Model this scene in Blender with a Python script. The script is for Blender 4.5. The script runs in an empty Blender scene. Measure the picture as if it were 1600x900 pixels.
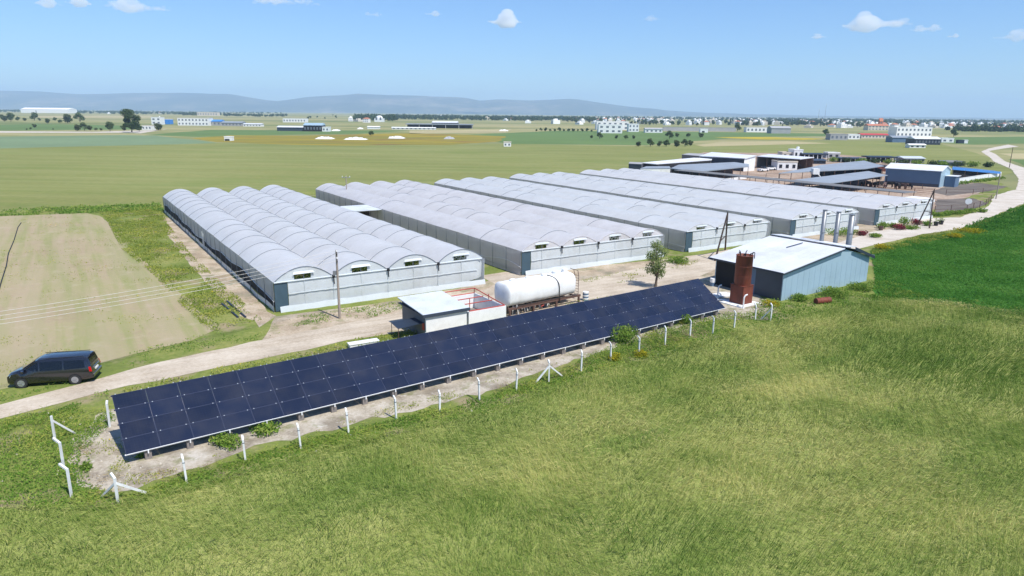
import bpy, math, random
import numpy as np
from mathutils import Vector, Matrix

random.seed(7)
rng = np.random.default_rng(11)
S = bpy.context.scene
C = S.collection
R = math.radians

# ------------------------------------------------------------------ camera
F, HC, YH, ROLL = 1081.0, 18.5, 177.0, R(0.6)
TH = math.atan((450 - YH) * math.cos(ROLL) / F)
fwd = np.array([0, math.cos(TH), -math.sin(TH)])
r0 = np.array([1., 0, 0]); u0 = np.cross(r0, fwd)
RT = r0 * math.cos(ROLL) + u0 * math.sin(ROLL)
UP = -r0 * math.sin(ROLL) + u0 * math.cos(ROLL)
cam = bpy.data.objects.new('camera', bpy.data.cameras.new('camera'))
C.objects.link(cam)
cam.matrix_world = Matrix(((RT[0], UP[0], -fwd[0], 0), (RT[1], UP[1], -fwd[1], 0),
                           (RT[2], UP[2], -fwd[2], HC), (0, 0, 0, 1)))
cam.data.sensor_width = 36.0
cam.data.lens = F / 1600 * 36
cam.data.clip_start = 0.5
cam.data.clip_end = 60000
S.camera = cam

# ------------------------------------------------------------------ sky, sun, exposure
SUN_EL, SUN_AZ = R(58), R(-46)            # azimuth counter-clockwise from +X
w = bpy.data.worlds.new('World'); S.world = w; w.use_nodes = True
nt = w.node_tree; nt.nodes.clear()
sky = nt.nodes.new('ShaderNodeTexSky'); sky.sky_type = 'NISHITA'; sky.sun_disc = False
sky.sun_elevation = SUN_EL; sky.sun_rotation = R(90) - SUN_AZ
sky.altitude = 0; sky.air_density = 1.0; sky.dust_density = 0.35; sky.ozone_density = 2.0
bg = nt.nodes.new('ShaderNodeBackground'); bg.inputs['Strength'].default_value = 0.098
wb = nt.nodes.new('ShaderNodeMix'); wb.data_type = 'RGBA'; wb.blend_type = 'MULTIPLY'; wb.inputs[0].default_value = 1.0
wb.inputs[7].default_value = (0.66, 0.90, 1.24, 1)      # the camera's cool white balance over the whole sky
wo = nt.nodes.new('ShaderNodeOutputWorld')
nt.links.new(sky.outputs[0], wb.inputs[6]); nt.links.new(wb.outputs[2], bg.inputs['Color']); nt.links.new(bg.outputs[0], wo.inputs['Surface'])
sun = bpy.data.objects.new('sun', bpy.data.lights.new('sun', 'SUN'))
sun.data.energy = 4.4; sun.data.angle = R(0.53); sun.data.color = (1.0, 0.965, 0.90)
sd = Vector((math.cos(SUN_EL) * math.cos(SUN_AZ), math.cos(SUN_EL) * math.sin(SUN_AZ), math.sin(SUN_EL)))
sun.rotation_euler = sd.to_track_quat('Z', 'Y').to_euler()
C.objects.link(sun)
S.view_settings.view_transform = 'Standard'; S.view_settings.look = 'None'
S.view_settings.exposure = 0.38; S.view_settings.gamma = 1.0; S.view_settings.use_curve_mapping = False
S.render.engine = 'CYCLES'
S.cycles.use_denoising = True
S.cycles.max_bounces = 10; S.cycles.diffuse_bounces = 4; S.cycles.glossy_bounces = 3
S.cycles.transmission_bounces = 4; S.cycles.transparent_max_bounces = 40; S.cycles.volume_bounces = 8
S.cycles.sample_clamp_indirect = 5

# ------------------------------------------------------------------ helpers
def at(px, py, z=0.0):
    """world point at height z seen at photo pixel (1600x900)"""
    d = fwd + RT * (px - 800) / F - UP * (py - 450) / F
    t = (z - HC) / d[2]
    return Vector((d[0] * t, d[1] * t, z))

def lin(r, g, b, k=1.0):
    f = lambda c: (c / 12.92 if c <= 0.04045 else ((c + 0.055) / 1.055) ** 2.4) * k
    return (f(r / 255), f(g / 255), f(b / 255), 1.0)

class MB:
    def __init__(s): s.v = []; s.f = []; s.m = []
    def face(s, pts, m=0):
        n = len(s.v); s.v += [tuple(p) for p in pts]; s.f.append(tuple(range(n, n + len(pts)))); s.m.append(m); return s
    def box(s, x0, y0, z0, x1, y1, z1, m=0):
        return s.hexa([(x0, y0, z0), (x1, y0, z0), (x1, y1, z0), (x0, y1, z0)], [(x0, y0, z1), (x1, y0, z1), (x1, y1, z1), (x0, y1, z1)], m)
    def hexa(s, bot, top, m=0):
        n = len(s.v); k = len(bot); s.v += [tuple(p) for p in bot] + [tuple(p) for p in top]
        s.f.append(tuple(n + i for i in reversed(range(k)))); s.f.append(tuple(n + k + i for i in range(k)))
        for i in range(k):
            j = (i + 1) % k; s.f.append((n + i, n + j, n + k + j, n + k + i))
        s.m += [m] * (k + 2); return s
    def prism(s, poly, z0, z1, m=0):
        return s.hexa([(p[0], p[1], z0) for p in poly], [(p[0], p[1], z1) for p in poly], m)
    def tube(s, a, b, r, n=8, r2=None, m=0, cap=True):
        a = Vector(a); b = Vector(b); d = (b - a)
        if d.length < 1e-6: return s
        q = d.to_track_quat('Z', 'Y'); r2 = r if r2 is None else r2
        ra = [a + q @ Vector((r * math.cos(2 * math.pi * i / n), r * math.sin(2 * math.pi * i / n), 0)) for i in range(n)]
        rb = [b + q @ Vector((r2 * math.cos(2 * math.pi * i / n), r2 * math.sin(2 * math.pi * i / n), 0)) for i in range(n)]
        if cap: return s.hexa(ra, rb, m)
        k = len(s.v); s.v += [tuple(p) for p in ra + rb]
        for i in range(n):
            j = (i + 1) % n; s.f.append((k + i, k + j, k + n + j, k + n + i)); s.m.append(m)
        return s
    def path(s, pts, r, n=6, m=0):
        for a, b in zip(pts[:-1], pts[1:]): s.tube(a, b, r, n, m=m)
        return s
    def bar(s, a, b, wd, ht=None, m=0):
        """square bar from a to b"""
        a = Vector(a); b = Vector(b); ht = wd if ht is None else ht
        d = (b - a).normalized(); up = Vector((0, 0, 1)) if abs(d.z) < 0.95 else Vector((1, 0, 0))
        x = d.cross(up).normalized() * wd / 2; y = d.cross(x).normalized() * ht / 2
        return s.hexa([a - x - y, a + x - y, a + x + y, a - x + y], [b - x - y, b + x - y, b + x + y, b - x + y], m)
    def grid(s, fn, nu, nv, m=0):
        k = len(s.v)
        for j in range(nv + 1):
            for i in range(nu + 1): s.v.append(tuple(fn(i / nu, j / nv)))
        for j in range(nv):
            for i in range(nu):
                a = k + j * (nu + 1) + i; s.f.append((a, a + 1, a + nu + 2, a + nu + 1)); s.m.append(m)
        return s
    def lathe(s, prof, n=20, c=(0, 0), m=0):
        k = len(s.v)
        for r, z in prof:
            for i in range(n):
                a = 2 * math.pi * i / n; s.v.append((c[0] + r * math.cos(a), c[1] + r * math.sin(a), z))
        for j in range(len(prof) - 1):
            for i in range(n):
                i2 = (i + 1) % n; s.f.append((k + j * n + i, k + j * n + i2, k + (j + 1) * n + i2, k + (j + 1) * n + i)); s.m.append(m)
        s.f.append(tuple(k + (len(prof) - 1) * n + i for i in range(n))); s.m.append(m)
        return s
    def mesh(s, name, mats, smooth=False):
        me = bpy.data.meshes.new(name); me.from_pydata(s.v, [], s.f)
        mats = mats if isinstance(mats, (list, tuple)) else [mats]
        for m in mats: me.materials.append(m)
        if len(mats) > 1: me.polygons.foreach_set('material_index', s.m)
        if smooth: me.polygons.foreach_set('use_smooth', [True] * len(s.f))
        me.update(); return me
    def build(s, name, mats, parent=None, smooth=False, loc=None, rz=0):
        return link(name, s.mesh(name, mats, smooth), parent, loc, rz)

def link(name, me, parent=None, loc=None, rz=0):
    o = bpy.data.objects.new(name, me); C.objects.link(o); o.parent = parent
    if loc is not None: o.location = loc
    if rz: o.rotation_euler = (0, 0, rz)
    return o

def tag(o, label=None, cat=None, group=None, kind=None):
    if label: o['label'] = label
    if cat: o['category'] = cat
    if group: o['group'] = group
    if kind: o['kind'] = kind
    return o

def thing(name, label, cat, loc=(0, 0, 0), rz=0, group=None):
    o = bpy.data.objects.new(name, None); C.objects.link(o)
    o.location = loc; o.rotation_euler = (0, 0, rz); o.empty_display_size = 0.3
    return tag(o, label, cat, group)

def copy_tree(o, parent=None):
    c = o.copy(); C.objects.link(c); c.parent = parent
    for ch in list(o.children): copy_tree(ch, c)
    return c

# numpy value noise in the plane
_perm = rng.random((256, 256))
def vnoise(x, y, sc, oct=3):
    out = np.zeros_like(x, dtype=float); amp = 1; tot = 0
    for o in range(oct):
        xs = x / sc + 37.3 * o; ys = y / sc + 11.7 * o
        xi = np.floor(xs).astype(int); yi = np.floor(ys).astype(int); fx = xs - xi; fy = ys - yi
        fx = fx * fx * (3 - 2 * fx); fy = fy * fy * (3 - 2 * fy)
        g = lambda a, b: _perm[a % 256, b % 256]
        v = (g(xi, yi) * (1 - fx) + g(xi + 1, yi) * fx) * (1 - fy) + (g(xi, yi + 1) * (1 - fx) + g(xi + 1, yi + 1) * fx) * fy
        out += v * amp; tot += amp; amp *= 0.5; sc *= 0.5
    return out / tot

# ------------------------------------------------------------------ materials
def nodes(name):
    m = bpy.data.materials.new(name); m.use_nodes = True; t = m.node_tree; t.nodes.clear()
    return m, t, t.nodes.new('ShaderNodeOutputMaterial')
def N(t, ty, **kw):
    n = t.nodes.new(ty)
    for k, v in kw.items():
        if k in n.inputs: n.inputs[k].default_value = v
        else: setattr(n, k, v)
    return n
def L(t, a, b): t.links.new(a, b)
def noise(t, vec, scale, detail=4, rough=0.55):
    n = N(t, 'ShaderNodeTexNoise', Scale=scale, Detail=detail, Roughness=rough); L(t, vec, n.inputs['Vector']); return n.outputs['Fac']
def ramp(t, fac, stops):
    r = N(t, 'ShaderNodeValToRGB'); e = r.color_ramp.elements
    while len(e) < len(stops): e.new(0.5)
    for el, (p, c) in zip(e, stops): el.position = p; el.color = c
    L(t, fac, r.inputs[0]); return r.outputs[0]
def mixc(t, a, b, fac, blend='MIX'):
    m = N(t, 'ShaderNodeMix', data_type='RGBA', blend_type=blend)
    for s, v in ((m.inputs['Factor'], fac), (m.inputs['A'], a), (m.inputs['B'], b)):
        pass
    fs, a_s, b_s = m.inputs[0], m.inputs[6], m.inputs[7]
    for s, v in ((fs, fac), (a_s, a), (b_s, b)):
        if isinstance(v, bpy.types.NodeSocket): L(t, v, s)
        else: s.default_value = v
    return m.outputs[2]
def mathn(t, op, a, b):
    m = N(t, 'ShaderNodeMath', operation=op)
    for s, v in ((m.inputs[0], a), (m.inputs[1], b)):
        if isinstance(v, bpy.types.NodeSocket): L(t, v, s)
        else: s.default_value = v
    return m.outputs[0]
def objvec(t, scale=(1, 1, 1), rot=(0, 0, 0)):
    g = N(t, 'ShaderNodeNewGeometry'); mp = N(t, 'ShaderNodeMapping')
    mp.inputs['Scale'].default_value = scale; mp.inputs['Rotation'].default_value = rot
    L(t, g.outputs['Position'], mp.inputs['Vector']); return mp.outputs[0]
def bump(t, h, strength, dist):
    b = N(t, 'ShaderNodeBump', Strength=strength, Distance=dist); L(t, h, b.inputs['Height']); return b.outputs[0]

def pm(name, c, rough=0.6, metal=0.0, var=0.12, scale=1.5, dirt=None, dirt_amt=0.35, bmp=0.0, spec=0.5, coat=0.0, stretch=(1, 1, 1), rnd=0.0):
    """plain painted / metal / concrete surface with fine variation and dirt"""
    m, t, out = nodes(name); p = N(t, 'ShaderNodeBsdfPrincipled', Roughness=rough, Metallic=metal)
    p.inputs['Specular IOR Level'].default_value = spec; p.inputs['Coat Weight'].default_value = coat
    v = objvec(t, stretch); n1 = noise(t, v, scale, 5, 0.6)
    lo = tuple(x * (1 - var) for x in c[:3]) + (1,); hi = tuple(min(1, x * (1 + var)) for x in c[:3]) + (1,)
    col = ramp(t, n1, [(0.3, lo), (0.7, hi)])
    if dirt:
        n2 = noise(t, v, scale * 0.45 + 0.07, 6, 0.7); fac = mathn(t, 'MULTIPLY', ramp(t, n2, [(0.48, (0, 0, 0, 1)), (0.72, (1, 1, 1, 1))]), dirt_amt)
        col = mixc(t, col, dirt, fac)
    if rnd:
        oi = N(t, 'ShaderNodeObjectInfo'); col = mixc(t, col, ramp(t, oi.outputs['Random'], [(0, (1 - rnd,) * 3 + (1,)), (1, (1, 1, 1, 1))]), 1.0, 'MULTIPLY')
    L(t, col, p.inputs['Base Color'])
    if bmp: L(t, bump(t, noise(t, v, scale * 8, 3), bmp, 0.02), p.inputs['Normal'])
    L(t, p.outputs[0], out.inputs[0]); return m

def soil(name, cols, scale=0.12, fine=3.0, stripes=None, bmp=0.5, dist=0.06, patch=None):
    sc8 = lambda c: tuple(x * 0.80 for x in c[:3]) + (1,)
    cols = [sc8(c) for c in cols]; stripes = [(a, b, c, sc8(d)) for a, b, c, d in stripes] if stripes else None; patch = [(a, b, c, sc8(d), e) for a, b, c, d, e in patch] if patch else None
    """ground: large patches + fine grain; stripes = (angle, spacing, amount, color)"""
    m, t, out = nodes(name); p = N(t, 'ShaderNodeBsdfPrincipled', Roughness=0.95); p.inputs['Specular IOR Level'].default_value = 0.1
    v = objvec(t); n1 = noise(t, v, scale, 6, 0.6); n2 = noise(t, v, fine, 5, 0.65)
    f = mathn(t, 'ADD', mathn(t, 'MULTIPLY', n1, 0.62), mathn(t, 'MULTIPLY', n2, 0.38))
    k = len(cols); col = ramp(t, f, [(0.36 + 0.28 * i / max(1, k - 1), c) for i, c in enumerate(cols)])
    if stripes:
        for ang, spc, amt, sc in stripes:
            wv = N(t, 'ShaderNodeTexNoise', Scale=1.0, Detail=3.0)
            mpv = objvec(t, (spc, spc * 18, 1), (0, 0, ang)); mpv.node.vector_type = 'TEXTURE'; L(t, mpv, wv.inputs['Vector'])
            fac = mathn(t, 'MULTIPLY', ramp(t, wv.outputs['Fac'], [(0.45, (0, 0, 0, 1)), (0.62, (1, 1, 1, 1))]), amt)
            col = mixc(t, col, sc, fac)
    if patch:
        for psc, lo, hi, pc, amt in patch:
            fac = mathn(t, 'MULTIPLY', ramp(t, noise(t, v, psc, 5, 0.6), [(lo, (0, 0, 0, 1)), (hi, (1, 1, 1, 1))]), amt)
            col = mixc(t, col, pc, fac)
    L(t, col, p.inputs['Base Color'])
    if bmp: L(t, bump(t, n2, bmp, dist), p.inputs['Normal'])
    L(t, p.outputs[0], out.inputs[0]); return m

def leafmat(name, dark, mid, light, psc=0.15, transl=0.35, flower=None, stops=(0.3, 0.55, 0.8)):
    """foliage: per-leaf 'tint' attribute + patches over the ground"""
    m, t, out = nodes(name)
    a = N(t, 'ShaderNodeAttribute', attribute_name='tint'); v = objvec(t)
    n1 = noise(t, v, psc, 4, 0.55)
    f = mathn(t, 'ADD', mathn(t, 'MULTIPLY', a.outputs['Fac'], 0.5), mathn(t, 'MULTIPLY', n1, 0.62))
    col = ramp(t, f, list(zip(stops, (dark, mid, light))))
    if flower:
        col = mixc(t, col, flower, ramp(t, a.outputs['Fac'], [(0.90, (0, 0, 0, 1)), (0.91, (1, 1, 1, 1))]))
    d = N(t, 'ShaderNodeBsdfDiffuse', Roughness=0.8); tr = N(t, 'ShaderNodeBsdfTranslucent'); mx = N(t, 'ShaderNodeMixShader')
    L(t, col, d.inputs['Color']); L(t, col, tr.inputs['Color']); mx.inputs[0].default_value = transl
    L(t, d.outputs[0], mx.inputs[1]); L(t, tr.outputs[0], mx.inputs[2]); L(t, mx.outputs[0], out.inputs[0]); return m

def plastic(name, c, transl=0.3, rough=0.35, dirt=lin(150, 140, 125), amt=0.25):
    m, t, out = nodes(name); v = objvec(t)
    col = mixc(t, c, dirt, mathn(t, 'MULTIPLY', ramp(t, noise(t, v, 0.25, 6, 0.65), [(0.42, (0, 0, 0, 1)), (0.75, (1, 1, 1, 1))]), amt))
    st = noise(t, objvec(t, (0.9, 0.9, 0.25)), 1.1, 5, 0.7); col = mixc(t, col, dirt, mathn(t, 'MULTIPLY', ramp(t, st, [(0.5, (0, 0, 0, 1)), (0.8, (1, 1, 1, 1))]), amt * 0.8))
    p = N(t, 'ShaderNodeBsdfPrincipled', Roughness=rough); p.inputs['Specular IOR Level'].default_value = 0.6
    tr = N(t, 'ShaderNodeBsdfTranslucent'); mx = N(t, 'ShaderNodeMixShader'); mx.inputs[0].default_value = transl
    L(t, col, p.inputs['Base Color']); L(t, col, tr.inputs['Color'])
    L(t, bump(t, noise(t, v, 1.3, 4), 0.4, 0.09), p.inputs['Normal'])
    L(t, p.outputs[0], mx.inputs[1]); L(t, tr.outputs[0], mx.inputs[2]); L(t, mx.outputs[0], out.inputs[0]); return m

M = {}
M['sand'] = soil('sandy_track', [lin(172, 157, 138), lin(202, 187, 166), lin(222, 209, 190)], 0.25, 4.0, bmp=0.35, dist=0.04, stripes=[(R(-59), 0.45, 0.35, lin(176, 160, 138)), (R(-58), 0.9, 0.3, lin(226, 214, 196))])
M['pale_track'] = soil('pale_track', [lin(196, 184, 168), lin(214, 204, 190), lin(226, 217, 205)], 0.25, 4.0, bmp=0.3, dist=0.04, patch=[(0.18, 0.5, 0.7, lin(190, 176, 156), 0.5)])
M['yard'] = soil('stony_yard', [lin(150, 134, 112), lin(190, 172, 148), lin(214, 200, 180)], 0.35, 5.0, bmp=0.6, dist=0.05,
                 patch=[(0.5, 0.54, 0.66, lin(124, 130, 70), 0.65), (0.25, 0.52, 0.66, lin(150, 142, 128), 0.6)])
M['farmyard'] = soil('farmyard_dirt', [lin(132, 112, 96), lin(176, 152, 132), lin(206, 190, 172)], 0.1, 1.6, bmp=0.4)
M['plot'] = soil('garden_soil', [lin(104, 96, 90), lin(124, 116, 108), lin(142, 132, 122)], 0.15, 2.0, stripes=[(R(33), 1.2, 0.4, lin(92, 84, 78))])
M['under'] = soil('under_crop_soil', [lin(114, 136, 62), lin(152, 164, 88), lin(188, 186, 118)], 0.1, 2.5, bmp=0.8, dist=0.12, stripes=[(R(-60), 2.2, 0.55, lin(96, 130, 54)), (R(-50), 3.5, 0.5, lin(184, 186, 116))])
M['under_dark'] = soil('under_clover_soil', [lin(52, 100, 36), lin(68, 118, 44), lin(88, 134, 58)], 0.12, 2.0, bmp=0.8, dist=0.15)
M['fallow'] = soil('fallow_soil', [lin(172, 152, 126), lin(178, 164, 130), lin(168, 162, 116)], 0.09, 1.8, bmp=0.5,
                   stripes=[(R(33), 0.9, 0.5, lin(148, 154, 94)), (R(34), 3.5, 0.5, lin(140, 150, 88)), (R(32), 2.4, 0.5, lin(186, 168, 142))],
                   patch=[(0.06, 0.56, 0.70, lin(136, 148, 84), 0.4), (0.5, 0.55, 0.7, lin(196, 180, 156), 0.4)])
M['strip'] = soil('weedy_strip', [lin(104, 118, 60), lin(126, 138, 70), lin(158, 156, 92)], 0.12, 2.2, bmp=0.7, dist=0.12,
                  patch=[(0.22, 0.54, 0.66, lin(172, 152, 126), 0.8)])
M['olive'] = soil('olive_field', [lin(124, 130, 74), lin(140, 142, 84), lin(154, 154, 98)], 0.012, 0.5, bmp=0.5, dist=0.15,
                  stripes=[(R(88), 10.0, 0.5, lin(158, 160, 104)), (R(82), 4.0, 0.35, lin(116, 134, 66))],
                  patch=[(0.02, 0.55, 0.72, lin(116, 136, 66), 0.5)])
M['base'] = soil('far_fields', [lin(112, 128, 74), lin(146, 148, 94), lin(176, 166, 120), lin(118, 134, 80)], 0.0016, 0.02, bmp=0,
                 stripes=[(R(86), 60.0, 0.5, lin(178, 168, 124)), (R(90), 160.0, 0.5, lin(92, 112, 70))])
def flat_field(name, c, k=0.12):
    return soil(name, [tuple(x * (1 - k) for x in c[:3]) + (1,), c, tuple(x * (1 + k) for x in c[:3]) + (1,)], 0.012, 0.3, bmp=0.3, dist=0.1,
                stripes=[(R(88), 12.0, 0.3, tuple(x * (1 - 1.6 * k) for x in c[:3]) + (1,))])
M['f_blue'] = flat_field('grey_green_field', lin(128, 148, 112))
M['f_green'] = flat_field('green_field', lin(108, 132, 78))
M['f_tan'] = flat_field('dry_field', lin(186, 174, 132))
M['f_flower'] = soil('flower_meadow', [lin(128, 128, 66), lin(140, 132, 62), lin(118, 124, 64)], 0.02, 0.3, bmp=0.3,
                     stripes=[(R(90), 10.0, 0.6, lin(196, 166, 48))], patch=[(0.02, 0.52, 0.66, lin(140, 112, 70), 0.7)])
M['f_yellow'] = soil('rape_flowers', [lin(146, 144, 70), lin(190, 170, 60), lin(204, 176, 48)], 0.02, 0.3, bmp=0.3)
M['hill'] = soil('hill_scrub', [lin(52, 68, 66), lin(84, 92, 82), lin(150, 138, 122)], 0.0009, 0.006, bmp=0)
M['white'] = pm('white_paint', lin(232, 232, 230), 0.55, var=0.04, dirt=lin(170, 160, 145), dirt_amt=0.3)
M['whitec'] = pm('white_concrete', lin(226, 226, 224), 0.8, var=0.06, dirt=lin(160, 155, 148), dirt_amt=0.4, scale=4, bmp=0.2)
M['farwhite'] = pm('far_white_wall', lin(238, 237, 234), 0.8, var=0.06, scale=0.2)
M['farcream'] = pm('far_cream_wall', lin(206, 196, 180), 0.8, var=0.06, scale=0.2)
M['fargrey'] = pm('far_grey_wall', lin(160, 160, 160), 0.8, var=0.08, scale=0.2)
M['tile'] = pm('terracotta_roof', lin(180, 112, 84), 0.8, var=0.15, scale=0.5)
M['redroof'] = pm('red_sheet_roof', lin(188, 52, 62), 0.6, var=0.1, scale=0.3)
M['window'] = pm('dark_window', lin(44, 48, 56), 0.15, var=0.05)
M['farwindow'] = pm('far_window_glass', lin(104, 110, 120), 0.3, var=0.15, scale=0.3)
M['zinc'] = pm('zinc_sheet', lin(204, 210, 215), 0.6, 0.0, var=0.06, scale=0.7, dirt=lin(140, 135, 128), dirt_amt=0.3, stretch=(1, 1, 1))
M['zincfar'] = pm('zinc_sheet_weathered', lin(142, 150, 158), 0.6, 0.05, var=0.08, scale=0.3, dirt=lin(125, 125, 125), dirt_amt=0.45)
M['zincwhite'] = pm('pale_sheet_roof', lin(214, 217, 221), 0.65, 0.0, var=0.05, scale=0.3, dirt=lin(160, 158, 156), dirt_amt=0.4, rnd=0.10)
M['bluewall'] = pm('pale_blue_sheet_wall', lin(158, 182, 196), 0.5, 0.1, var=0.04, scale=0.6, dirt=lin(130, 150, 160), dirt_amt=0.3)
M['darkwall'] = pm('dark_sheet_wall', lin(64, 74, 88), 0.5, 0.2, var=0.08)
M['navy'] = pm('navy_sheet', lin(48, 58, 72), 0.5, 0.2, var=0.1)
M['bluepaint'] = pm('steel_blue_sheet', lin(92, 116, 142), 0.5, 0.1, var=0.06, scale=0.5)
M['bluetrim'] = pm('bright_blue_sheet', lin(62, 132, 208), 0.45, var=0.08)
M['greywall'] = pm('grey_block_wall', lin(112, 112, 112), 0.9, var=0.12, scale=1.2)
M['blackin'] = pm('dark_opening', lin(30, 30, 33), 0.9, var=0.1)  # near-black shade painted into open fronts and gaps; also cow coats
M['rust'] = pm('rust_red_oxide', lin(116, 56, 38), 0.7, var=0.22, scale=2.5, dirt=lin(66, 38, 30), dirt_amt=0.8, stretch=(1, 1, 0.3))
M['redsteel'] = pm('red_painted_steel', lin(176, 58, 44), 0.5, var=0.1)
M['brownsteel'] = pm('brown_steel', lin(98, 74, 66), 0.6, var=0.15)
M['steel'] = pm('galvanised_steel', lin(136, 139, 143), 0.45, 0.4, var=0.08)
M['black'] = pm('black_rubber', lin(26, 26, 28), 0.6, var=0.1)
M['wood'] = pm('weathered_pole_wood', lin(150, 138, 126), 0.85, var=0.2, scale=6, stretch=(1, 1, 0.15))
M['darkwood'] = pm('dark_creosote_wood', lin(72, 58, 50), 0.85, var=0.2, scale=6, stretch=(1, 1, 0.15))
M['cable'] = pm('aluminium_cable', lin(206, 202, 194), 0.6, 0.0, var=0.02)
M['concrete'] = pm('concrete_block', lin(128, 120, 114), 0.9, var=0.15, scale=4, bmp=0.3)
M['gh_a'] = plastic('greenhouse_film_cool', lin(234, 233, 234), 0.34, amt=0.2)
M['gh_b'] = plastic('greenhouse_film_dusty', lin(231, 228, 229), 0.34, 0.4, amt=0.24)
M['gh_c'] = plastic('greenhouse_film_grey', lin(231, 232, 233), 0.34, amt=0.2)
M['ghwall'] = plastic('greenhouse_wall_film', lin(226, 232, 234), 0.35, 0.35, amt=0.25)
M['net'] = plastic('insect_net', lin(196, 200, 204), 0.55, 0.8, amt=0.2)
M['netb'] = plastic('insect_net_dusty', lin(214, 211, 210), 0.55, 0.8, amt=0.2)
M['whitefilm'] = plastic('white_film', lin(226, 232, 234), 0.25, 0.35, amt=0.15)
M['teal'] = pm('dark_teal_curtain', lin(60, 82, 94), 0.6, var=0.1)
M['hoop'] = pm('grey_hoop_pipe', lin(112, 120, 128), 0.5, 0.3, var=0.05)
M['crop'] = leafmat('tomato_leaves', lin(40, 62, 26), lin(64, 92, 34), lin(110, 130, 50), 1.0)

def panel_mat():
    m, t, out = nodes('solar_glass'); p = N(t, 'ShaderNodeBsdfPrincipled', Roughness=0.16); p.inputs['Specular IOR Level'].default_value = 0.5
    tc = N(t, 'ShaderNodeTexCoord'); oi = N(t, 'ShaderNodeObjectInfo')
    br = N(t, 'ShaderNodeTexBrick', offset=0.0, squash=1.0); br.inputs['Scale'].default_value = 1.0
    br.inputs['Mortar Size'].default_value = 0.004; br.inputs['Brick Width'].default_value = 0.163; br.inputs['Row Height'].default_value = 0.163
    L(t, tc.outputs['Object'], br.inputs['Vector'])
    base = ramp(t, oi.outputs['Random'], [(0.0, lin(27, 33, 50)), (1.0, lin(33, 40, 60))])
    dust = ramp(t, noise(t, objvec(t), 0.7, 5, 0.6), [(0.4, (0, 0, 0, 1)), (0.8, (1, 1, 1, 1))])
    L(t, mixc(t, mixc(t, base, lin(38, 46, 66), br.outputs['Fac']), lin(120, 112, 100), mathn(t, 'MULTIPLY', dust, 0.10)), p.inputs['Base Color'])
    L(t, mathn(t, 'ADD', mathn(t, 'MULTIPLY', dust, 0.15), 0.12), p.inputs['Roughness'])
    L(t, p.outputs[0], out.inputs[0]); return m
M['pv'] = panel_mat()
M['pvframe'] = pm('dark_panel_frame', lin(50, 58, 82), 0.4, 0.2, var=0.03)
M['stone'] = pm('pale_stone', lin(186, 178, 164), 0.9, var=0.2)
M['alu'] = pm('aluminium_frame', lin(190, 194, 200), 0.35, 0.4, var=0.03)

# ------------------------------------------------------------------ ground, fields, tracks
def ragged(poly, step, jit, seed=0):
    rg = random.Random(seed); out = []
    for i, a in enumerate(poly):
        b = poly[(i + 1) % len(poly)]; d = (b - a).length; n = max(1, min(60, int(d / step)))
        for k in range(n):
            p = a.lerp(b, k / n)
            if k: p = p + Vector((rg.uniform(-jit, jit), rg.uniform(-jit, jit), 0))
            out.append(p)
    return out
def sheet(name, pix, mat, z, step=3.0, jit=0.3, world=False):
    poly = [Vector((p[0], p[1], 0)) for p in pix] if world else [at(*p) for p in pix]
    poly = ragged(poly, step, jit, len(pix) + int(z * 1000))
    if sum(a.x * b.y - b.x * a.y for a, b in zip(poly, poly[1:] + poly[:1])) < 0: poly.reverse()
    me = bpy.data.meshes.new(name); me.from_pydata([(p.x, p.y, z) for p in poly], [], [tuple(range(len(poly)))])
    me.materials.append(mat); o = link(name, me); o['kind'] = 'structure'; return o

HAZE_X, HAZE_Y = 13000, 15500
g = MB().grid(lambda u, v: ((u * 2 - 1) * (HAZE_X - 200), -900 + v * (HAZE_Y + 700), 0), 8, 8).build('ground', M['base']); g['kind'] = 'structure'
FZ = 0.25
def far_sheet(name, pix, mat, lift): return sheet(name, pix, mat, lift, 25.0, 2.0)
far_sheet('field', [(-500, 233), (0, 231), (330, 223), (560, 227), (800, 225), (1000, 228), (1200, 222), (1400, 219), (1470, 224), (1535, 243), (1575, 262), (1560, 290),
                    (1300, 330), (1000, 300), (600, 345), (255, 322), (0, 331), (-300, 345), (-700, 352)], M['olive'], 0.01)
far_sheet('grey_green_field', [(-500, 214), (0, 213.5), (190, 211), (245, 212), (340, 223.5), (0, 232), (-500, 234)], M['f_blue'], 0.02)
far_sheet('green_field', [(225, 211), (330, 203), (640, 204), (560, 209), (430, 211), (310, 214)], M['f_green'], 0.02)
far_sheet('flower_field', [(300, 216), (360, 211.5), (470, 212), (640, 208), (740, 211), (790, 213), (780, 221), (700, 226.5), (520, 227.5), (420, 225), (340, 222)], M['f_flower'], 0.03)
far_sheet('green_field', [(-500, 200), (60, 194), (260, 197), (240, 202), (0, 204), (-500, 208)], M['f_green'], 0.02)
far_sheet('green_field', [(700, 212), (880, 204), (1100, 206), (1300, 209), (1290, 213), (1170, 214), (1010, 227), (800, 225)], M['f_green'], 0.02)
far_sheet('dry_field', [(1085, 226.5), (1130, 221.5), (1230, 221), (1300, 224), (1180, 227), (1100, 229)], M['f_tan'], 0.04)
far_sheet('flower_field', [(1115, 214.5), (1200, 214), (1290, 217), (1255, 219), (1180, 218)], M['f_yellow'], 0.05)
far_sheet('dry_field', [(640, 204), (800, 202), (790, 207), (640, 209)], M['f_tan'], 0.03)
far_sheet('dry_field', [(60, 181), (240, 181), (235, 184), (60, 184)], M['f_tan'], 0.05)
far_sheet('green_field', [(1400, 215), (1700, 213), (1700, 222), (1520, 226), (1450, 222)], M['f_green'], 0.02)
far_sheet('dry_field', [(1562, 240), (1800, 238), (1800, 252), (1580, 248)], M['f_tan'], 0.02)
far_sheet('green_field', [(1575, 249), (1800, 253), (1800, 275), (1640, 272)], M['f_green'], 0.02)
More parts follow.
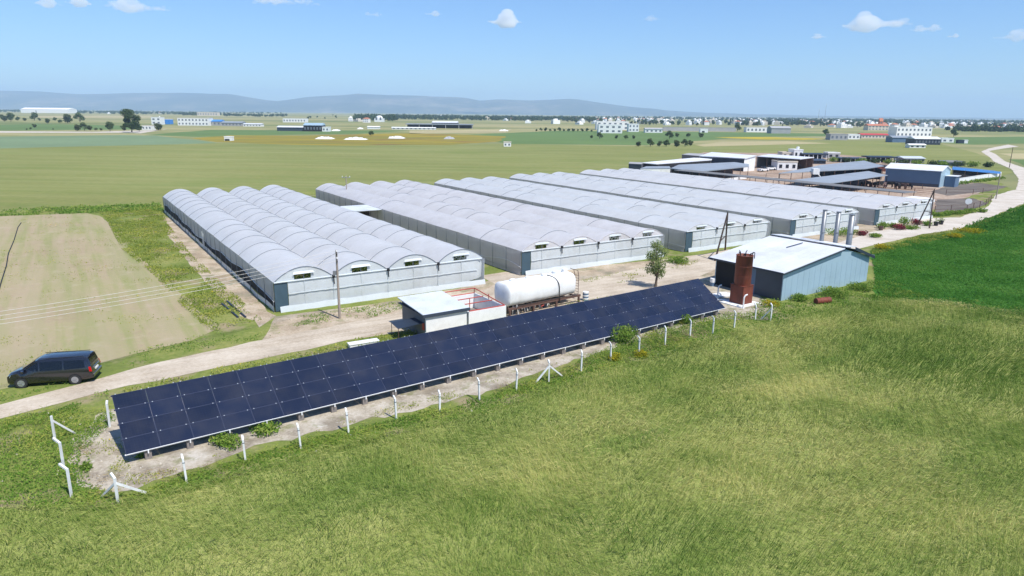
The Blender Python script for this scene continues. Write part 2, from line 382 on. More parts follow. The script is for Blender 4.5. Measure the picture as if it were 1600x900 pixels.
# near ground
sheet('weedy_ground', [(-900, 420), (-300, 345), (0, 331), (250, 322), (430, 300), (1000, 270), (1300, 262), (1560, 285), (1640, 330), (1750, 400), (1750, 900), (-900, 900)], M['strip'], 0.02, 6, 0.6)
sheet('farmyard', [(980, 268), (1100, 238), (1290, 240), (1420, 250), (1520, 285), (1545, 296), (1450, 330), (1270, 300), (1130, 285)], M['farmyard'], 0.03, 5, 0.5)
sheet('fallow_field', [(-600, 348), (0, 338), (135, 333), (160, 340), (200, 385), (252, 430), (300, 475), (345, 512), (300, 532), (215, 552), (130, 575), (20, 605), (-100, 630), (-700, 640)], M['fallow'], 0.024, 2.5, 0.35)
sheet('bare_soil', [(255, 338), (285, 352), (330, 398), (380, 445), (432, 494), (405, 512), (350, 470), (300, 418), (262, 368)], M['yard'], 0.026, 2, 0.4)
sheet('yard', [(430, 495), (640, 468), (760, 440), (830, 426), (1040, 405), (1120, 395), (1200, 380), (1335, 352), (1440, 338), (1480, 345), (1375, 372), (1330, 392), (1130, 450),
               (1000, 470), (780, 505), (620, 520), (400, 552)], M['yard'], 0.028, 2, 0.25)
sheet('track', [(-260, 722), (-100, 680), (0, 655), (100, 629), (200, 603), (330, 577), (480, 547), (560, 528), (625, 512), (660, 500), (780, 470), (900, 470), (1010, 462), (1110, 425), (1150, 400), (1140, 390),
                (1050, 408), (960, 428), (900, 440), (790, 425), (745, 432), (775, 445), (760, 452), (640, 484), (560, 502), (420, 530), (250, 566), (170, 588), (80, 612), (0, 633), (-260, 690)], M['sand'], 0.034, 1.5, 0.22)
sheet('track', [(1330, 392), (1385, 379), (1440, 366), (1500, 358), (1545, 340), (1600, 318), (1650, 285), (1640, 262), (1600, 262), (1570, 252), (1556, 241), (1545, 236), (1568, 232), (1592, 229), (1575, 226),
                (1545, 232), (1533, 237), (1547, 246), (1552, 252), (1580, 264), (1592, 280), (1588, 296), (1555, 305), (1545, 322), (1500, 340), (1440, 341), (1430, 352), (1360, 363), (1335, 372), (1310, 380)], M['pale_track'], 0.038, 2, 0.2)
sheet('track', [(-500, 206.5), (0, 205), (150, 206), (255, 203), (262, 201.5), (235, 206), (220, 208.5), (200, 207.5), (0, 207.5), (-500, 209)], M['pale_track'], 0.06, 30, 1.5)
sheet('solar_yard', [(110, 690), (170, 640), (200, 640), (640, 560), (1090, 455), (1130, 440), (1215, 475), (1200, 500), (1110, 500), (1000, 530), (880, 570), (760, 612), (560, 660), (380, 705), (290, 735), (180, 770), (120, 760)],
      soil('solar_yard_ground', [lin(150, 138, 122), lin(192, 180, 160), lin(212, 203, 188)], 0.5, 6.0, bmp=0.7, dist=0.05, patch=[(0.35, 0.50, 0.64, lin(128, 116, 98), 0.7), (0.8, 0.55, 0.64, lin(122, 126, 72), 0.55), (1.7, 0.60, 0.70, lin(226, 220, 208), 0.6)]), 0.03, 0.8, 0.38)
WHEAT = [(-250, 812), (0, 793), (150, 798), (300, 765), (450, 722), (600, 684), (720, 655), (850, 618), (1000, 566), (1110, 532), (1210, 505), (1330, 476), (1450, 470), (1600, 492), (1780, 520), (1900, 960), (-350, 960)]
CLOVER = [(1360, 392), (1392, 384), (1440, 371), (1500, 363), (1545, 346), (1600, 326), (1680, 300), (1900, 330), (1900, 540), (1600, 496), (1450, 472), (1370, 462)]
sheet('wheat_field', WHEAT, M['under'], 0.036, 1.2, 0.3)
sheet('clover_field', CLOVER, M['under_dark'], 0.037, 2, 0.3)
for px in ([(1455, 300), (1480, 290), (1530, 286), (1575, 292), (1545, 299), (1480, 306)], [(1462, 312), (1520, 310), (1545, 318), (1500, 334), (1462, 338)]):
    sheet('garden_plot', px, M['plot'], 0.045, 2, 0.3)

# hills on the skyline
def hills():
    prof = [(-900, 150), (-500, 146), (-200, 147), (0, 142), (60, 143), (120, 147), (280, 145), (360, 147), (395, 153), (430, 158), (455, 155), (485, 151), (530, 149), (560, 146), (610, 149), (660, 150), (720, 152), (750, 157), (780, 155),
            (830, 157), (870, 155.5), (895, 154), (930, 159), (980, 166), (1040, 172), (1110, 176), (1250, 180), (1700, 186.5), (2400, 195)]
    px = np.array([p[0] for p in prof]); py = np.array([p[1] for p in prof])
    Y0, Y1 = 9800.0, 14200.0; nx, ny = 260, 26; v = []; f = []
    for j in range(ny + 1):
        y = Y0 + (Y1 - Y0) * j / ny; t = j / ny
        for i in range(nx + 1):
            p = -900 + 3300 * i / nx
            yt = np.interp(p, px, py) + 1.6 * (float(vnoise(np.array([p * 1.0]), np.array([3.0]), 38, 4)[0]) - 0.5); top = at(800, 450, 0)
            d = fwd + RT * (p - 800) / F - UP * (yt - 450) / F
            k = 12600.0 / d[1]; zt = max(0, HC + d[2] * k); x = d[0] * y / d[1]
            e = max(0, 1 - abs((t - 0.62) / 0.62) ** 1.5) if t < 0.62 else max(0, 1 - ((t - 0.62) / 0.38) ** 2)
            n = float(vnoise(np.array([x]), np.array([y]), 1400, 5)[0]) - 0.5
            n2 = float(vnoise(np.array([x]), np.array([y * 0.6]), 520, 3)[0]) - 0.5
            z = zt * e * (1 + (n * 0.9 + n2 * 0.5) * (1 - e) * 1.6) - 1.5
            v.append((x, y, z))
    for j in range(ny):
        for i in range(nx):
            a = j * (nx + 1) + i; f.append((a, a + 1, a + nx + 2, a + nx + 1))
    me = bpy.data.meshes.new('hills'); me.from_pydata(v, [], f); me.materials.append(M['hill'])
    me.polygons.foreach_set('use_smooth', [True] * len(f)); o = link('hills', me); o['kind'] = 'structure'
hills()

# haze
hz = MB().box(-HAZE_X, -1000, -2, HAZE_X, HAZE_Y, 420)
m, t, out = nodes('haze'); pv = N(t, 'ShaderNodeVolumePrincipled', Density=1.05e-4, Anisotropy=0.0); pv.inputs['Color'].default_value = (0.55, 0.75, 1.0, 1)
L(t, pv.outputs[0], out.inputs['Volume'])
ho = hz.build('haze', m); ho['kind'] = 'stuff'; ho['label'] = 'pale blue haze over the far plain'
#@@OBJECTS
# ------------------------------------------------------------------ greenhouses
EAVE, RISE = 2.9, 1.25
def arch(u, rise):
    """film height over the eave at u in 0..1 across one span"""
    return rise * (1 - abs(2 * u - 1) ** 2.0)
def greenhouse(label, ox, oy, rz, nsp, sw, LN, film, side_film, kind, rise=1.25):
    root = thing('greenhouse', label, 'greenhouse', (ox, oy, 0), rz, 'plastic film greenhouses in a row'); W = nsp * sw; seed = random.Random(label)
    step = 4.6; nh = int(LN / step); step = LN / nh
    rmesh = MB().grid(lambda u, v: (u * sw, v * LN, EAVE + arch(u, rise) * (1 - 0.05 * math.sin(math.pi * v * nh) ** 2) + 0.02 * math.sin(v * 37 + u * 5)), 14, nh * 3).mesh('roof_span', film, True)
    hm = MB(); pts = [(u / 12 * sw, 0, EAVE + arch(u / 12, rise) + 0.035) for u in range(13)]; hm.path(pts, 0.022, 5); hmesh = hm.mesh('hoop', M['hoop'])
    for i in range(nsp):
        link('roof_span', rmesh, root, (i * sw, 0, 0))
        for k in range(1, nh):
            if seed.random() < (0.85 if kind == 1 else 0.45): link('hoop', hmesh, root, (i * sw, k * step, 0))
        if i: MB().box(i * sw - 0.12, 0.02, EAVE - 0.10, i * sw + 0.12, LN - 0.02, EAVE - 0.012).build('gutter', M['steel'], root)
    # long side facing left
    lowf = (lambda v: 1.38 + 0.28 * math.sin(v * 9.0) + 0.16 * math.sin(v * 41 + 1) - 0.45 * math.exp(-((v - 0.0) / 0.06) ** 2)) if kind == 1 else \
           (lambda v: 0.75 + 0.14 * math.sin(v * 11) + 0.10 * math.sin(v * 37) + (0.5 * math.exp(-((v - 0.04) / 0.05) ** 2) if kind == 2 else 0))
    MB().grid(lambda u, v: (-0.03 - 0.05 * math.sin(v * nh * math.pi) ** 2 * math.sin(u * math.pi), v * LN, EAVE + (lowf(v) - EAVE) * u), 6, 90).build('side_curtain', side_film, root, True)
    MB().grid(lambda u, v: (0.05, v * LN, lowf(v) + 0.06 + (0.42 - lowf(v) - 0.06) * u), 1, 90).build('net_or_gap_shade', M['blackin'] if kind == 1 else M['netb'], root)  # nearest greenhouse: black stands for the shaded open gap, not a net
    MB().grid(lambda u, v: (-0.10 + 0.05 * math.sin(v * 60), v * LN, 0.52 * (1 - u) + 0.06 * math.sin(v * 50) * (1 - u)), 2, 60).build('side_skirt', M['whitefilm'] if kind == 1 else M['netb'], root, True)
    MB().path([(-0.09, v / 60 * LN, lowf(v / 60)) for v in range(61)], 0.035, 5).build('roller_pipe', M['white'], root)
    pm_ = MB().tube((-0.13, 0, 0), (-0.13, 0, EAVE), 0.03, 6).mesh('side_post', M['hoop'])
    for k in range(int(LN / 3.1) + 1): link('side_post', pm_, root, (0, 0.05 + k * 3.1, 0))
    if kind == 1:
        d = MB().box(-0.18, LN * 0.46, 0.1, -0.14, LN * 0.46 + 0.5, 2.2).box(-0.2, LN * 0.46 + 0.9, 0.0, -0.14, LN * 0.46 + 1.1, 2.4); d.build('side_flap', M['whitefilm'], root)
    # right side and rear
    MB().grid(lambda u, v: (W + 0.04, v * LN, EAVE * (1 - u)), 2, 30).build('side_wall', side_film, root, True)
    for i in range(nsp):
        MB().grid(lambda u, v: ((i + u) * sw, LN, (EAVE + arch(u, rise)) * v), 12, 3).build('rear_wall', side_film, root)
    # front: rolled corner, film sheets, seams, skirt
    dw = 1.25
    MB().box(0.02, -0.06, 0.1, dw, 0.02, EAVE - 0.06).build('corner_door', M['teal'], root)
    for i in range(nsp):
        x0 = dw + 0.04 if i == 0 else i * sw; x1 = (i + 1) * sw
        last = i == nsp - 1
        def fr(u, v, x0=x0, x1=x1, last=last):
            x = x0 + (x1 - x0) * u; z = 0.50 + (EAVE - 0.5) * v; y = -0.05 - 0.06 * math.sin(math.pi * v) * (0.7 + 0.3 * math.sin(u * 23 + x)) - 0.14 * math.sin(u * math.pi) * (1 - v) * 0.6
            if last and u > 0.8:
                q = (u - 0.8) / 0.2; y += 0.55 * q * q * (1 - 0.3 * v)
            return (x, y, z + (0.25 * math.sin((u - 0.6) / 0.4 * 1.5) * (1 - v) if last and u > 0.6 else 0))
        MB().grid(fr, 16, 8).build('front_sheet', M['ghwall'], root, True)
        MB().bar((x0, -0.22, 1.72 + 0.03 * math.sin(i * 3)), (x1 - (0.9 if last else 0), -0.22, 1.74 - 0.03 * math.sin(i * 3)), 0.03, 0.10).build('seam_strip', M['whitefilm'], root)
        MB().grid(lambda u, v: (x0 - 0.9 * (i == 0) + (x1 - x0 + 0.9 * (i == 0)) * u, -0.30 - 0.12 * (1 - v) + 0.04 * math.sin(u * 17), 0.58 * v + 0.025 * math.sin(u * 9 + i)), 14, 3).build('front_skirt', M['whitefilm'], root, True)
        for q in (0.5, 1.0):
            MB().bar((i * sw + q * sw - 0.02, -0.16, 0.3), (i * sw + q * sw - 0.02, -0.16, EAVE), 0.035).build('front_post', M['ghwall'], root)
        if i: MB().box(i * sw - 0.12, -0.34, EAVE - 0.12, i * sw + 0.12, -0.1, EAVE + 0.16).tube((i * sw, -0.26, EAVE - 0.1), (i * sw + 0.03, -0.26, EAVE - 0.75), 0.05, 6).build('downpipe', M['black'], root)
        # gable film with a vent opening
        gb = MB(); hx0, hx1, hz0, hz1 = 0.5 - 0.16, 0.5 + 0.12, 0.10, min(0.74, rise - 0.22); us = sorted(set([k / 14 for k in range(15)] + [hx0, hx1]))
        for a, b in zip(us[:-1], us[1:]):
            za, zb = arch(a, rise), arch(b, rise); A = lambda u, z: ((i + u) * sw, -0.02, EAVE + z)
            if hx0 - 1e-6 <= a and b <= hx1 + 1e-6:
                gb.face([A(a, 0), A(b, 0), A(b, hz0), A(a, hz0)]); gb.face([A(a, hz1), A(b, hz1), A(b, zb), A(a, za)])
            else: gb.face([A(a, 0), A(b, 0), A(b, zb), A(a, za)])
        gb.build('gable_film', M['ghwall'] if kind == 1 else film, root)
        MB().path([((i + u / 14) * sw, -0.04, EAVE + arch(u / 14, rise)) for u in range(15)], 0.035, 5).build('end_hoop', M['hoop'] if kind == 1 else film, root)
        o = (i + 0.36) * sw
        fl = 0.08 + 0.14 * seed.random()
        MB().hexa([(o - 0.1, -0.05, EAVE + hz1 + 0.06), (o + 0.3 * sw, -0.05, EAVE + hz1 + 0.06), (o + 0.3 * sw + 0.1, -0.05 - fl, EAVE + hz1 - 0.12), (o - 0.25, -0.05 - fl, EAVE + hz1 - 0.14)],
                  [(o - 0.1, -0.05, EAVE + hz1 + 0.09), (o + 0.3 * sw, -0.05, EAVE + hz1 + 0.09), (o + 0.3 * sw + 0.1, -0.05 - fl, EAVE + hz1 - 0.09), (o - 0.25, -0.05 - fl, EAVE + hz1 - 0.11)]).build('vent_flap', M['ghwall'], root)
        MB().bar((o - 0.15, -0.09, EAVE + 0.04), (o + 0.3 * sw, -0.09, EAVE + 0.04), 0.05).bar((o + 0.14 * sw, -0.04, EAVE + 0.1), (o + 0.14 * sw, -0.04, EAVE + hz1), 0.05).build('vent_frame', M['hoop'], root)
        n = 420 if kind == 1 else 220
        P = np.stack([rng.uniform((i + 0.24) * sw, (i + 0.72) * sw, n), rng.uniform(0.15, 2.2, n), EAVE + rng.uniform(-0.9, 0.52, n)], 1)
        leaves('crop_row', P, 0.16, M['crop'], root)['kind'] = 'stuff'
    MB().tube((0, -0.12, EAVE), (W - 0.3, -0.12, EAVE + 0.02), 0.07, 8).build('eave_roll', M['whitefilm'], root)
    return root

def tri_mesh(name, V, tint, mat):
    """V: (n,3,3) triangles"""
    n = len(V); me = bpy.data.meshes.new(name)
    me.vertices.add(n * 3); me.loops.add(n * 3); me.polygons.add(n)
    me.vertices.foreach_set('co', V.reshape(-1).astype(np.float32))
    me.loops.foreach_set('vertex_index', np.arange(n * 3, dtype=np.int32))
    me.polygons.foreach_set('loop_start', np.arange(0, n * 3, 3, dtype=np.int32))
    a = me.attributes.new('tint', 'FLOAT', 'POINT'); a.data.foreach_set('value', np.repeat(tint, 3).astype(np.float32))
    me.materials.append(mat); me.update(calc_edges=True); return me

def leaf_tris(P, size, flat=0.0, r=rng):
    n = len(P); a = r.normal(size=(n, 3)); a[:, 2] *= (1 - flat); a /= np.linalg.norm(a, axis=1)[:, None] + 1e-9
    b = np.cross(a, r.normal(size=(n, 3))); b /= np.linalg.norm(b, axis=1)[:, None] + 1e-9
    s = size * r.uniform(0.6, 1.4, (n, 1))
    return np.stack([P - a * s * 0.6 - b * s * 0.5, P + b * s * 0.6 - a * s * .3, P + a * s * 0.9], 1)

def leaves(name, P, size, mat, parent=None, tint=None):
    V = leaf_tris(P, size); tint = rng.random(len(P)) if tint is None else tint
    return link(name, tri_mesh(name, V, tint, mat), parent)

GZ = R(33)
greenhouse('long blue-grey four-arch greenhouse nearest the fallow field, with an open dark side gap', -22.32, 62.78, GZ, 4, 5.7, 78, M['gh_a'], M['net'], 1)
greenhouse('dusty lilac-grey four-arch greenhouse behind the white water tank', 1.07, 79.18, GZ, 4, 5.7, 77, M['gh_b'], M['netb'], 2, 1.05)
greenhouse('three-arch grey greenhouse in the middle of the row, behind the leaning black pole pair', 23.94, 94.55, GZ, 3, 6.0, 77, M['gh_c'], M['netb'], 3, 0.85)
greenhouse('three-arch pale greenhouse directly behind the three grey chimney pipes', 43.2, 106.9, GZ, 3, 6.1, 81, M['gh_c'], M['netb'], 3, 0.85)
greenhouse('farthest three-arch greenhouse beside the farmyard and the white hut', 63.3, 120.6, GZ, 3, 6.4, 83, M['gh_a'], M['netb'], 3, 0.85)

# link roof between the first two greenhouses
t_ = thing('link_canopy', 'small flat sheet-roofed passage between the two nearest greenhouses', 'canopy', tuple(at(570, 352)), GZ)
MB().box(-3.2, -2.5, 2.75, 3.0, 4.5, 2.85).build('roof', M['zinc'], t_)
for x in (-3.0, 2.8): MB().box(x - 0.06, -2.4, 0, x + 0.06, -2.28, 2.75).build('post', M['white'], t_)
MB().box(-3.1, 3.0, 0, 2.9, 3.1, 2.75).build('back_wall', M['brownsteel'], t_)

# ------------------------------------------------------------------ solar array
def solar():
    A = at(197, 712, 0.6); B = at(1133, 482, 0.6); d = (B - A); ln = d.length; rz = math.atan2(d.y, d.x)
    root = thing('solar_array', 'long ground-mounted array of dark blue solar panels in four rows', 'solar array', (A.x, A.y, 0), rz)
    nc = 30; cw = ln / nc; tilt = R(33); rowh = 1.02; z0 = 0.63; ct, st = math.cos(tilt), math.sin(tilt)
    pw, ph = cw - 0.012, rowh - 0.012; fr = 0.018
    pmn = MB().box(fr, fr, 0, pw - fr, ph - fr, 0.036, 0)
    for q in ((0, 0, pw, fr), (0, ph - fr, pw, ph), (0, fr, fr, ph - fr), (pw - fr, fr, pw, ph - fr)): pmn.box(q[0], q[1], 0, q[2], q[3], 0.040, 1)
    me = pmn.mesh('panel', [M['pv'], M['pvframe']])
    cm = MB().box(-0.024, -0.026, 0, 0.024, 0.026, 0.05).mesh('clamp', M['alu'])
    for r in range(4):
        for c in range(nc):
            y = r * rowh
            p = link('panel', me, root, (c * cw + 0.006, y * ct, z0 + y * st)); p.rotation_euler = (tilt + R(random.uniform(-0.25, 0.25)), 0, 0)
            for x in (0.18, pw - 0.18): link('clamp', cm, p, (x, ph + 0.011, 0.003))
    D = 4 * rowh
    for k in (0.02, 1.02, 2.04, 3.06, 4.06):
        rl = MB().box(-0.05, k * 1.0 - 0.03, -0.075, ln + 0.05, k * 1.0 + 0.03, -0.012).build('rail', M['white'] if k < 1 else M['pvframe'], root, loc=(0, 0, z0)); rl.rotation_euler = (tilt, 0, 0)
    bf = MB().box(0, -0.035, -0.02, ln, -0.008, 0.045).build('edge_trim', M['white'], root, loc=(0, 0, z0)); bf.rotation_euler = (tilt, 0, 0)
    nb = 24; sp = ln / nb
    blk = MB().box(-0.17, 0.10, 0, 0.17, 0.45, 0.50).mesh('footing', M['concrete']); blk2 = MB().box(-0.17, D * ct - 0.7, 0, 0.17, D * ct - 0.35, 0.3).mesh('footing', M['concrete'])
    leg = MB().bar((0, 0.25, 0.45), (0, 0.25, z0 + 0.25 * math.tan(tilt) - 0.09), 0.06).mesh('front_leg', M['alu'])
    leg2 = MB().bar((0, D * ct - 0.5, 0.25), (0, D * ct - 0.5, z0 + (D * ct - 0.5) * math.tan(tilt) - 0.09), 0.07).mesh('rear_leg', M['alu'])
    brc = MB().bar((0, 0.3, 0.35), (0, D * ct - 0.9, z0 + (D * ct - 0.9) * math.tan(tilt) - 0.15), 0.05).mesh('strut', M['alu'])
    br = MB().box(-0.03, -0.07, 0.45, 0.03, -0.01, 0.65).mesh('bracket', M['white'])
    for k in range(nb):
        x = sp * (k + 0.5)
        for n_, m_ in (('footing', blk), ('footing', blk2), ('front_leg', leg), ('rear_leg', leg2), ('strut', brc), ('bracket', br)): link(n_, m_, root, (x, 0, 0))
solar()

# ------------------------------------------------------------------ fence posts
def post_mesh(h, arm, ang=0.0):
    b = MB().box(-0.048, -0.048, -0.1, 0.048, 0.048, h)
    if arm: b.hexa([(-0.05, -0.052, h - 0.03), (0.05, -0.052, h - 0.03), (0.05, 0.052, h + 0.01), (-0.05, 0.052, h + 0.01)],
                   [(-0.05 + arm, -0.045, h + arm * 0.75), (0.04 + arm, -0.045, h + arm * 0.75 - 0.04), (0.04 + arm, 0.045, h + arm * 0.75), (-0.05 + arm, 0.045, h + arm * 0.75 + 0.04)])
    return b
ordn = ['first', 'second', 'third', 'fourth', 'fifth', 'sixth', 'seventh', 'eighth', 'ninth', 'tenth', 'eleventh', 'twelfth', 'thirteenth', 'fourteenth', 'fifteenth', 'sixteenth', 'seventeenth']
posts = [(292, 755), (384, 722), (470, 701), (545, 677), (619, 655), (687, 647), (749, 625.6), (806.5, 610), (908, 580), (954, 564), (998, 555), (1039, 539), (1078, 526), (1113.5, 522), (1147, 512), (1180, 500)]
for i, p in enumerate(posts):
    o = thing('fence_post', f'white concrete fence post, {ordn[i]} from the left along the front of the solar panels', 'fence post', at(*p), R(126 + random.uniform(-15, 15)), 'white fence posts')
    b = post_mesh(1.42 + random.uniform(-0.06, 0.06), 0.22).build('post', M['whitec'], o)
    o.rotation_euler.x = R(random.uniform(-3, 3)); o.rotation_euler.y = R(random.uniform(-2, 2))
    MB().box(-0.065, -0.065, 1.15, 0.065, 0.065, 1.19).build('wire_tie', M['steel'], o)
def braced(p, ends, label, arm_dir, h=1.5, arm=0.28):
    b0 = at(*p); o = thing('fence_post', label, 'fence post', b0, 0, 'white fence posts')
    post_mesh(h, 0).build('post', M['whitec'], o)
    if arm: MB().bar((0, 0, h - 0.05), (arm * math.cos(arm_dir), arm * math.sin(arm_dir), h + 0.16), 0.1).build('bent_arm', M['whitec'], o)
    for e in ends:
        q = at(*e) - b0; MB().bar((q.x * 0.02, q.y * 0.02, h - 0.3), (q.x, q.y, 0.0), 0.1).build('brace', M['whitec'], o)
    return o
braced((185, 789), [(158, 777), (232, 771)], 'white fence corner post with two splayed braces in the lower left grass', R(150), 1.45)
braced((857.6, 597), [(836, 599), (879, 588)], 'white fence post with two splayed braces halfway along the solar panels', R(126), 1.5, 0.15)
braced((1204, 502), [(1189, 499)], 'white end post with one brace at the right end of the fence', R(126), 1.55, 0.2)
braced((112, 777), [], 'nearest leaning white post of the row at the left edge', R(160), 1.55, 0.5)
braced((100, 733), [], 'middle white post of the row at the left edge, with bent top', R(160), 1.55, 0.45)
braced((87, 693), [(119, 678)], 'farthest white post of the left-edge row, with a raised side brace', R(160), 1.7, 0)
o = braced((172, 668), [], 'lone tall white post standing at the left end of the solar panels', R(100), 1.55, 0.12)
for p, lb in (((1121, 466), 'short bent white pipe at the far end of the solar panels'), ((1161, 482), 'white bent pipe in front of the rusty tank base')):
    o = thing('bent_pipe', lb, 'pipe', at(*p)); MB().path([(0, 0, 0), (0, 0, 1.1), (0.12, 0.05, 1.32), (0.35, 0.12, 1.40)], 0.075, 8).build('pipe', M['white'], o); MB().tube((0, 0, 0), (0, 0, 0.06), 0.13, 10).build('flange', M['white'], o)

# ------------------------------------------------------------------ van
def van():
    bk = at(121, 600); fr = at(38, 606); d = fr - bk; rz = math.atan2(d.y, d.x); mid = (bk + fr) / 2
    off = Vector((-math.sin(rz), math.cos(rz), 0)); base = mid - off * 0.86     # near wheels stand on the pixels
    root = thing('van', 'black passenger van with tinted windows parked on the track edge', 'van', (base.x, base.y, 0.03), rz)
    m, t, out = nodes('black_car_paint'); p = N(t, 'ShaderNodeBsdfPrincipled', Roughness=0.22); p.inputs['Base Color'].default_value = lin(20, 22, 30); p.inputs['Coat Weight'].default_value = 1.0; p.inputs['Coat Roughness'].default_value = 0.04
    v = objvec(t); L(t, mixc(t, lin(20, 22, 30), lin(120, 108, 92), mathn(t, 'MULTIPLY', noise(t, v, 3, 5), 0.03)), p.inputs['Base Color']); L(t, p.outputs[0], out.inputs[0]); paint = m
    glass = pm('tinted_glass', lin(14, 16, 22), 0.05, var=0.02); tyre = pm('tyre', lin(46, 46, 46), 0.85, var=0.1); alloy = pm('alloy_rim', lin(170, 172, 176), 0.3, 0.6, var=0.05)
    chrome = pm('chrome', lin(200, 202, 206), 0.15, 0.9, var=0.02); red = pm('red_lamp', lin(190, 20, 24), 0.15, var=0.05); lamp = pm('clear_lamp', lin(190, 205, 220), 0.08, 0.3, var=0.03)
    # x, roof z, sill z, half width low, half width top
    ST = [(2.60, 0.66, 0.40, 0.70, 0.60), (2.56, 0.88, 0.30, 0.84, 0.70), (2.38, 1.03, 0.26, 0.92, 0.76), (1.95, 1.14, 0.26, 0.95, 0.80), (1.70, 1.22, 0.26, 0.955, 0.80), (1.25, 1.52, 0.26, 0.96, 0.76), (0.80, 1.80, 0.26, 0.96, 0.74),
          (0.55, 1.87, 0.26, 0.96, 0.735), (0.0, 1.90, 0.26, 0.96, 0.735), (-1.2, 1.90, 0.26, 0.96, 0.735), (-2.1, 1.88, 0.28, 0.955, 0.73), (-2.42, 1.84, 0.32, 0.94, 0.71), (-2.56, 1.45, 0.34, 0.93, 0.78), (-2.64, 1.05, 0.34, 0.92, 0.84), (-2.68, 0.75, 0.36, 0.90, 0.86)]
    def ring(x, zt, zb, wl, wt):
        belt = min(1.06, zt - 0.10); h = []
        for (y, z) in ((0.0, zb), (wl * 0.9, zb), (wl, zb + 0.12), (wl * 1.005, (zb + belt) / 2 + 0.05), (wl * 0.985, belt), (wt + 0.02, max(belt + 0.03, zt - 0.12)), (wt - 0.05, zt - 0.03), (wt * 0.6, zt), (0.0, zt + 0.01)): h.append((x, y, z))
        return h + [(x, -y, z) for (x, y, z) in reversed(h[1:-1])]
    b = MB(); rings = [ring(*s) for s in ST]; n = len(rings[0])
    for r in rings: b.v += r
    for k in range(len(ST) - 1):
        for i in range(n):
            j = (i + 1) % n; b.f.append((k * n + j, k * n + i, (k + 1) * n + i, (k + 1) * n + j)); b.m.append(0)
    b.f.append(tuple(range(n))); b.f.append(tuple((len(ST) - 1) * n + i for i in reversed(range(n)))); b.m += [0, 0]
    body = b.build('body', paint, root, True)
    md = body.modifiers.new('edges', 'EDGE_SPLIT'); md.split_angle = R(38)
    def sy(x, z):
        xs = [s[0] for s in ST][::-1]; I = lambda k: float(np.interp(x, xs, [s[k] for s in ST][::-1]))
        zt, wl, wt = I(1), I(3), I(4); belt = min(1.06, zt - 0.1); t = min(1, max(0, (z - belt) / max(0.05, zt - 0.12 - belt)))
        return wl * 0.985 * (1 - t) + (wt + 0.02) * t
    def sidepanel(name, quad, mat, off=0.008):
        for s in (1, -1):
            pts = [(x, s * (sy(x, z) + off), z) for x, z in quad]
            if s < 0: pts.reverse()
            MB().face(pts).build(name, mat, root)
    sidepanel('front_window', [(1.62, 1.12), (0.62, 1.10), (0.62, 1.70), (0.92, 1.70)], glass)
    sidepanel('middle_window', [(0.52, 1.10), (-0.85, 1.10), (-0.85, 1.70), (0.52, 1.70)], glass)
    sidepanel('rear_window', [(-0.95, 1.10), (-2.25, 1.14), (-2.18, 1.66), (-0.95, 1.70)], glass)
    sidepanel('waist_moulding', [(1.9, 0.60), (-2.3, 0.60), (-2.3, 0.64), (1.9, 0.64)], paint, 0.02)
    for s in (1, -1):
        for x in (0.5, 0.3): MB().box(x - 0.1, s * 0.955 - 0.015, 0.98, x + 0.1, s * 0.955 + 0.03, 1.01).build('door_handle', paint, root)
        MB().box(-0.02, -0.1, -0.08, 0.12, 0.12, 0.1).build('mirror', paint, root, loc=(1.45, s * 1.05, 1.14))
        MB().tube((0.6, s * 0.66, 1.90), (-2.2, s * 0.66, 1.90), 0.022, 6).build('roof_rail', M['black'], root)
        MB().hexa([(-2.66, s * 0.93 - 0.03, 0.86), (-2.50, s * 0.93 - 0.03, 0.86), (-2.50, s * 0.93 + 0.02, 0.86), (-2.66, s * 0.93 + 0.02, 0.86)],
                  [(-2.60, s * 0.88 - 0.02, 1.18), (-2.47, s * 0.9 - 0.02, 1.18), (-2.47, s * 0.9 + 0.04, 1.18), (-2.60, s * 0.88 + 0.04, 1.18)]).build('tail_lamp', red, root)
        MB().hexa([(2.40, s * 0.62, 0.74), (2.585, s * 0.62, 0.72), (2.54, s * 0.82, 0.74), (2.36, s * 0.93, 0.78)], [(2.36, s * 0.62, 0.90), (2.55, s * 0.62, 0.86), (2.48, s * 0.82, 0.92), (2.28, s * 0.93, 0.95)]).build('headlight', lamp, root)
    MB().face([(1.66, 0.74, 1.265), (1.66, -0.74, 1.265), (0.86, -0.70, 1.785), (0.86, 0.70, 1.785)]).build('windscreen', glass, root)
    MB().face([(-2.60, 0.70, 1.30), (-2.47, 0.64, 1.78), (-2.47, -0.64, 1.78), (-2.60, -0.70, 1.30)][::-1]).build('back_window', glass, root)
    MB().box(-2.73, -0.85, 0.42, -2.64, 0.85, 0.62).build('rear_bumper', paint, root); MB().box(-2.745, -0.84, 0.60, -2.66, 0.84, 0.635).build('chrome_strip', chrome, root)
    MB().box(-2.70, -0.62, 1.02, -2.64, 0.62, 1.07).build('tailgate_trim', chrome, root); MB().box(-2.715, -0.27, 0.80, -2.66, 0.27, 0.92).build('number_plate', M['white'], root)
    for x in (1.72, -1.55):
        for s in (1, -1):
            MB().tube((x, s * 0.80, 0.36), (x, s * 0.972, 0.36), 0.40, 22).build('wheel_arch', M['black'], root)
            wn = MB().tube((x, s * 0.74, 0.34), (x, s * 0.99, 0.34), 0.34, 22).build('wheel', tyre, root)
            rm = MB().tube((x, s * 0.985, 0.34), (x, s * 1.0, 0.34), 0.225, 18)
            for q in range(5):
                a = q * 2 * math.pi / 5; rm.bar((x, s * 1.003, 0.34), (x + 0.21 * math.cos(a), s * 1.003, 0.34 + 0.21 * math.sin(a)), 0.05, 0.02)
            rm.build('rim', alloy, wn)
van()

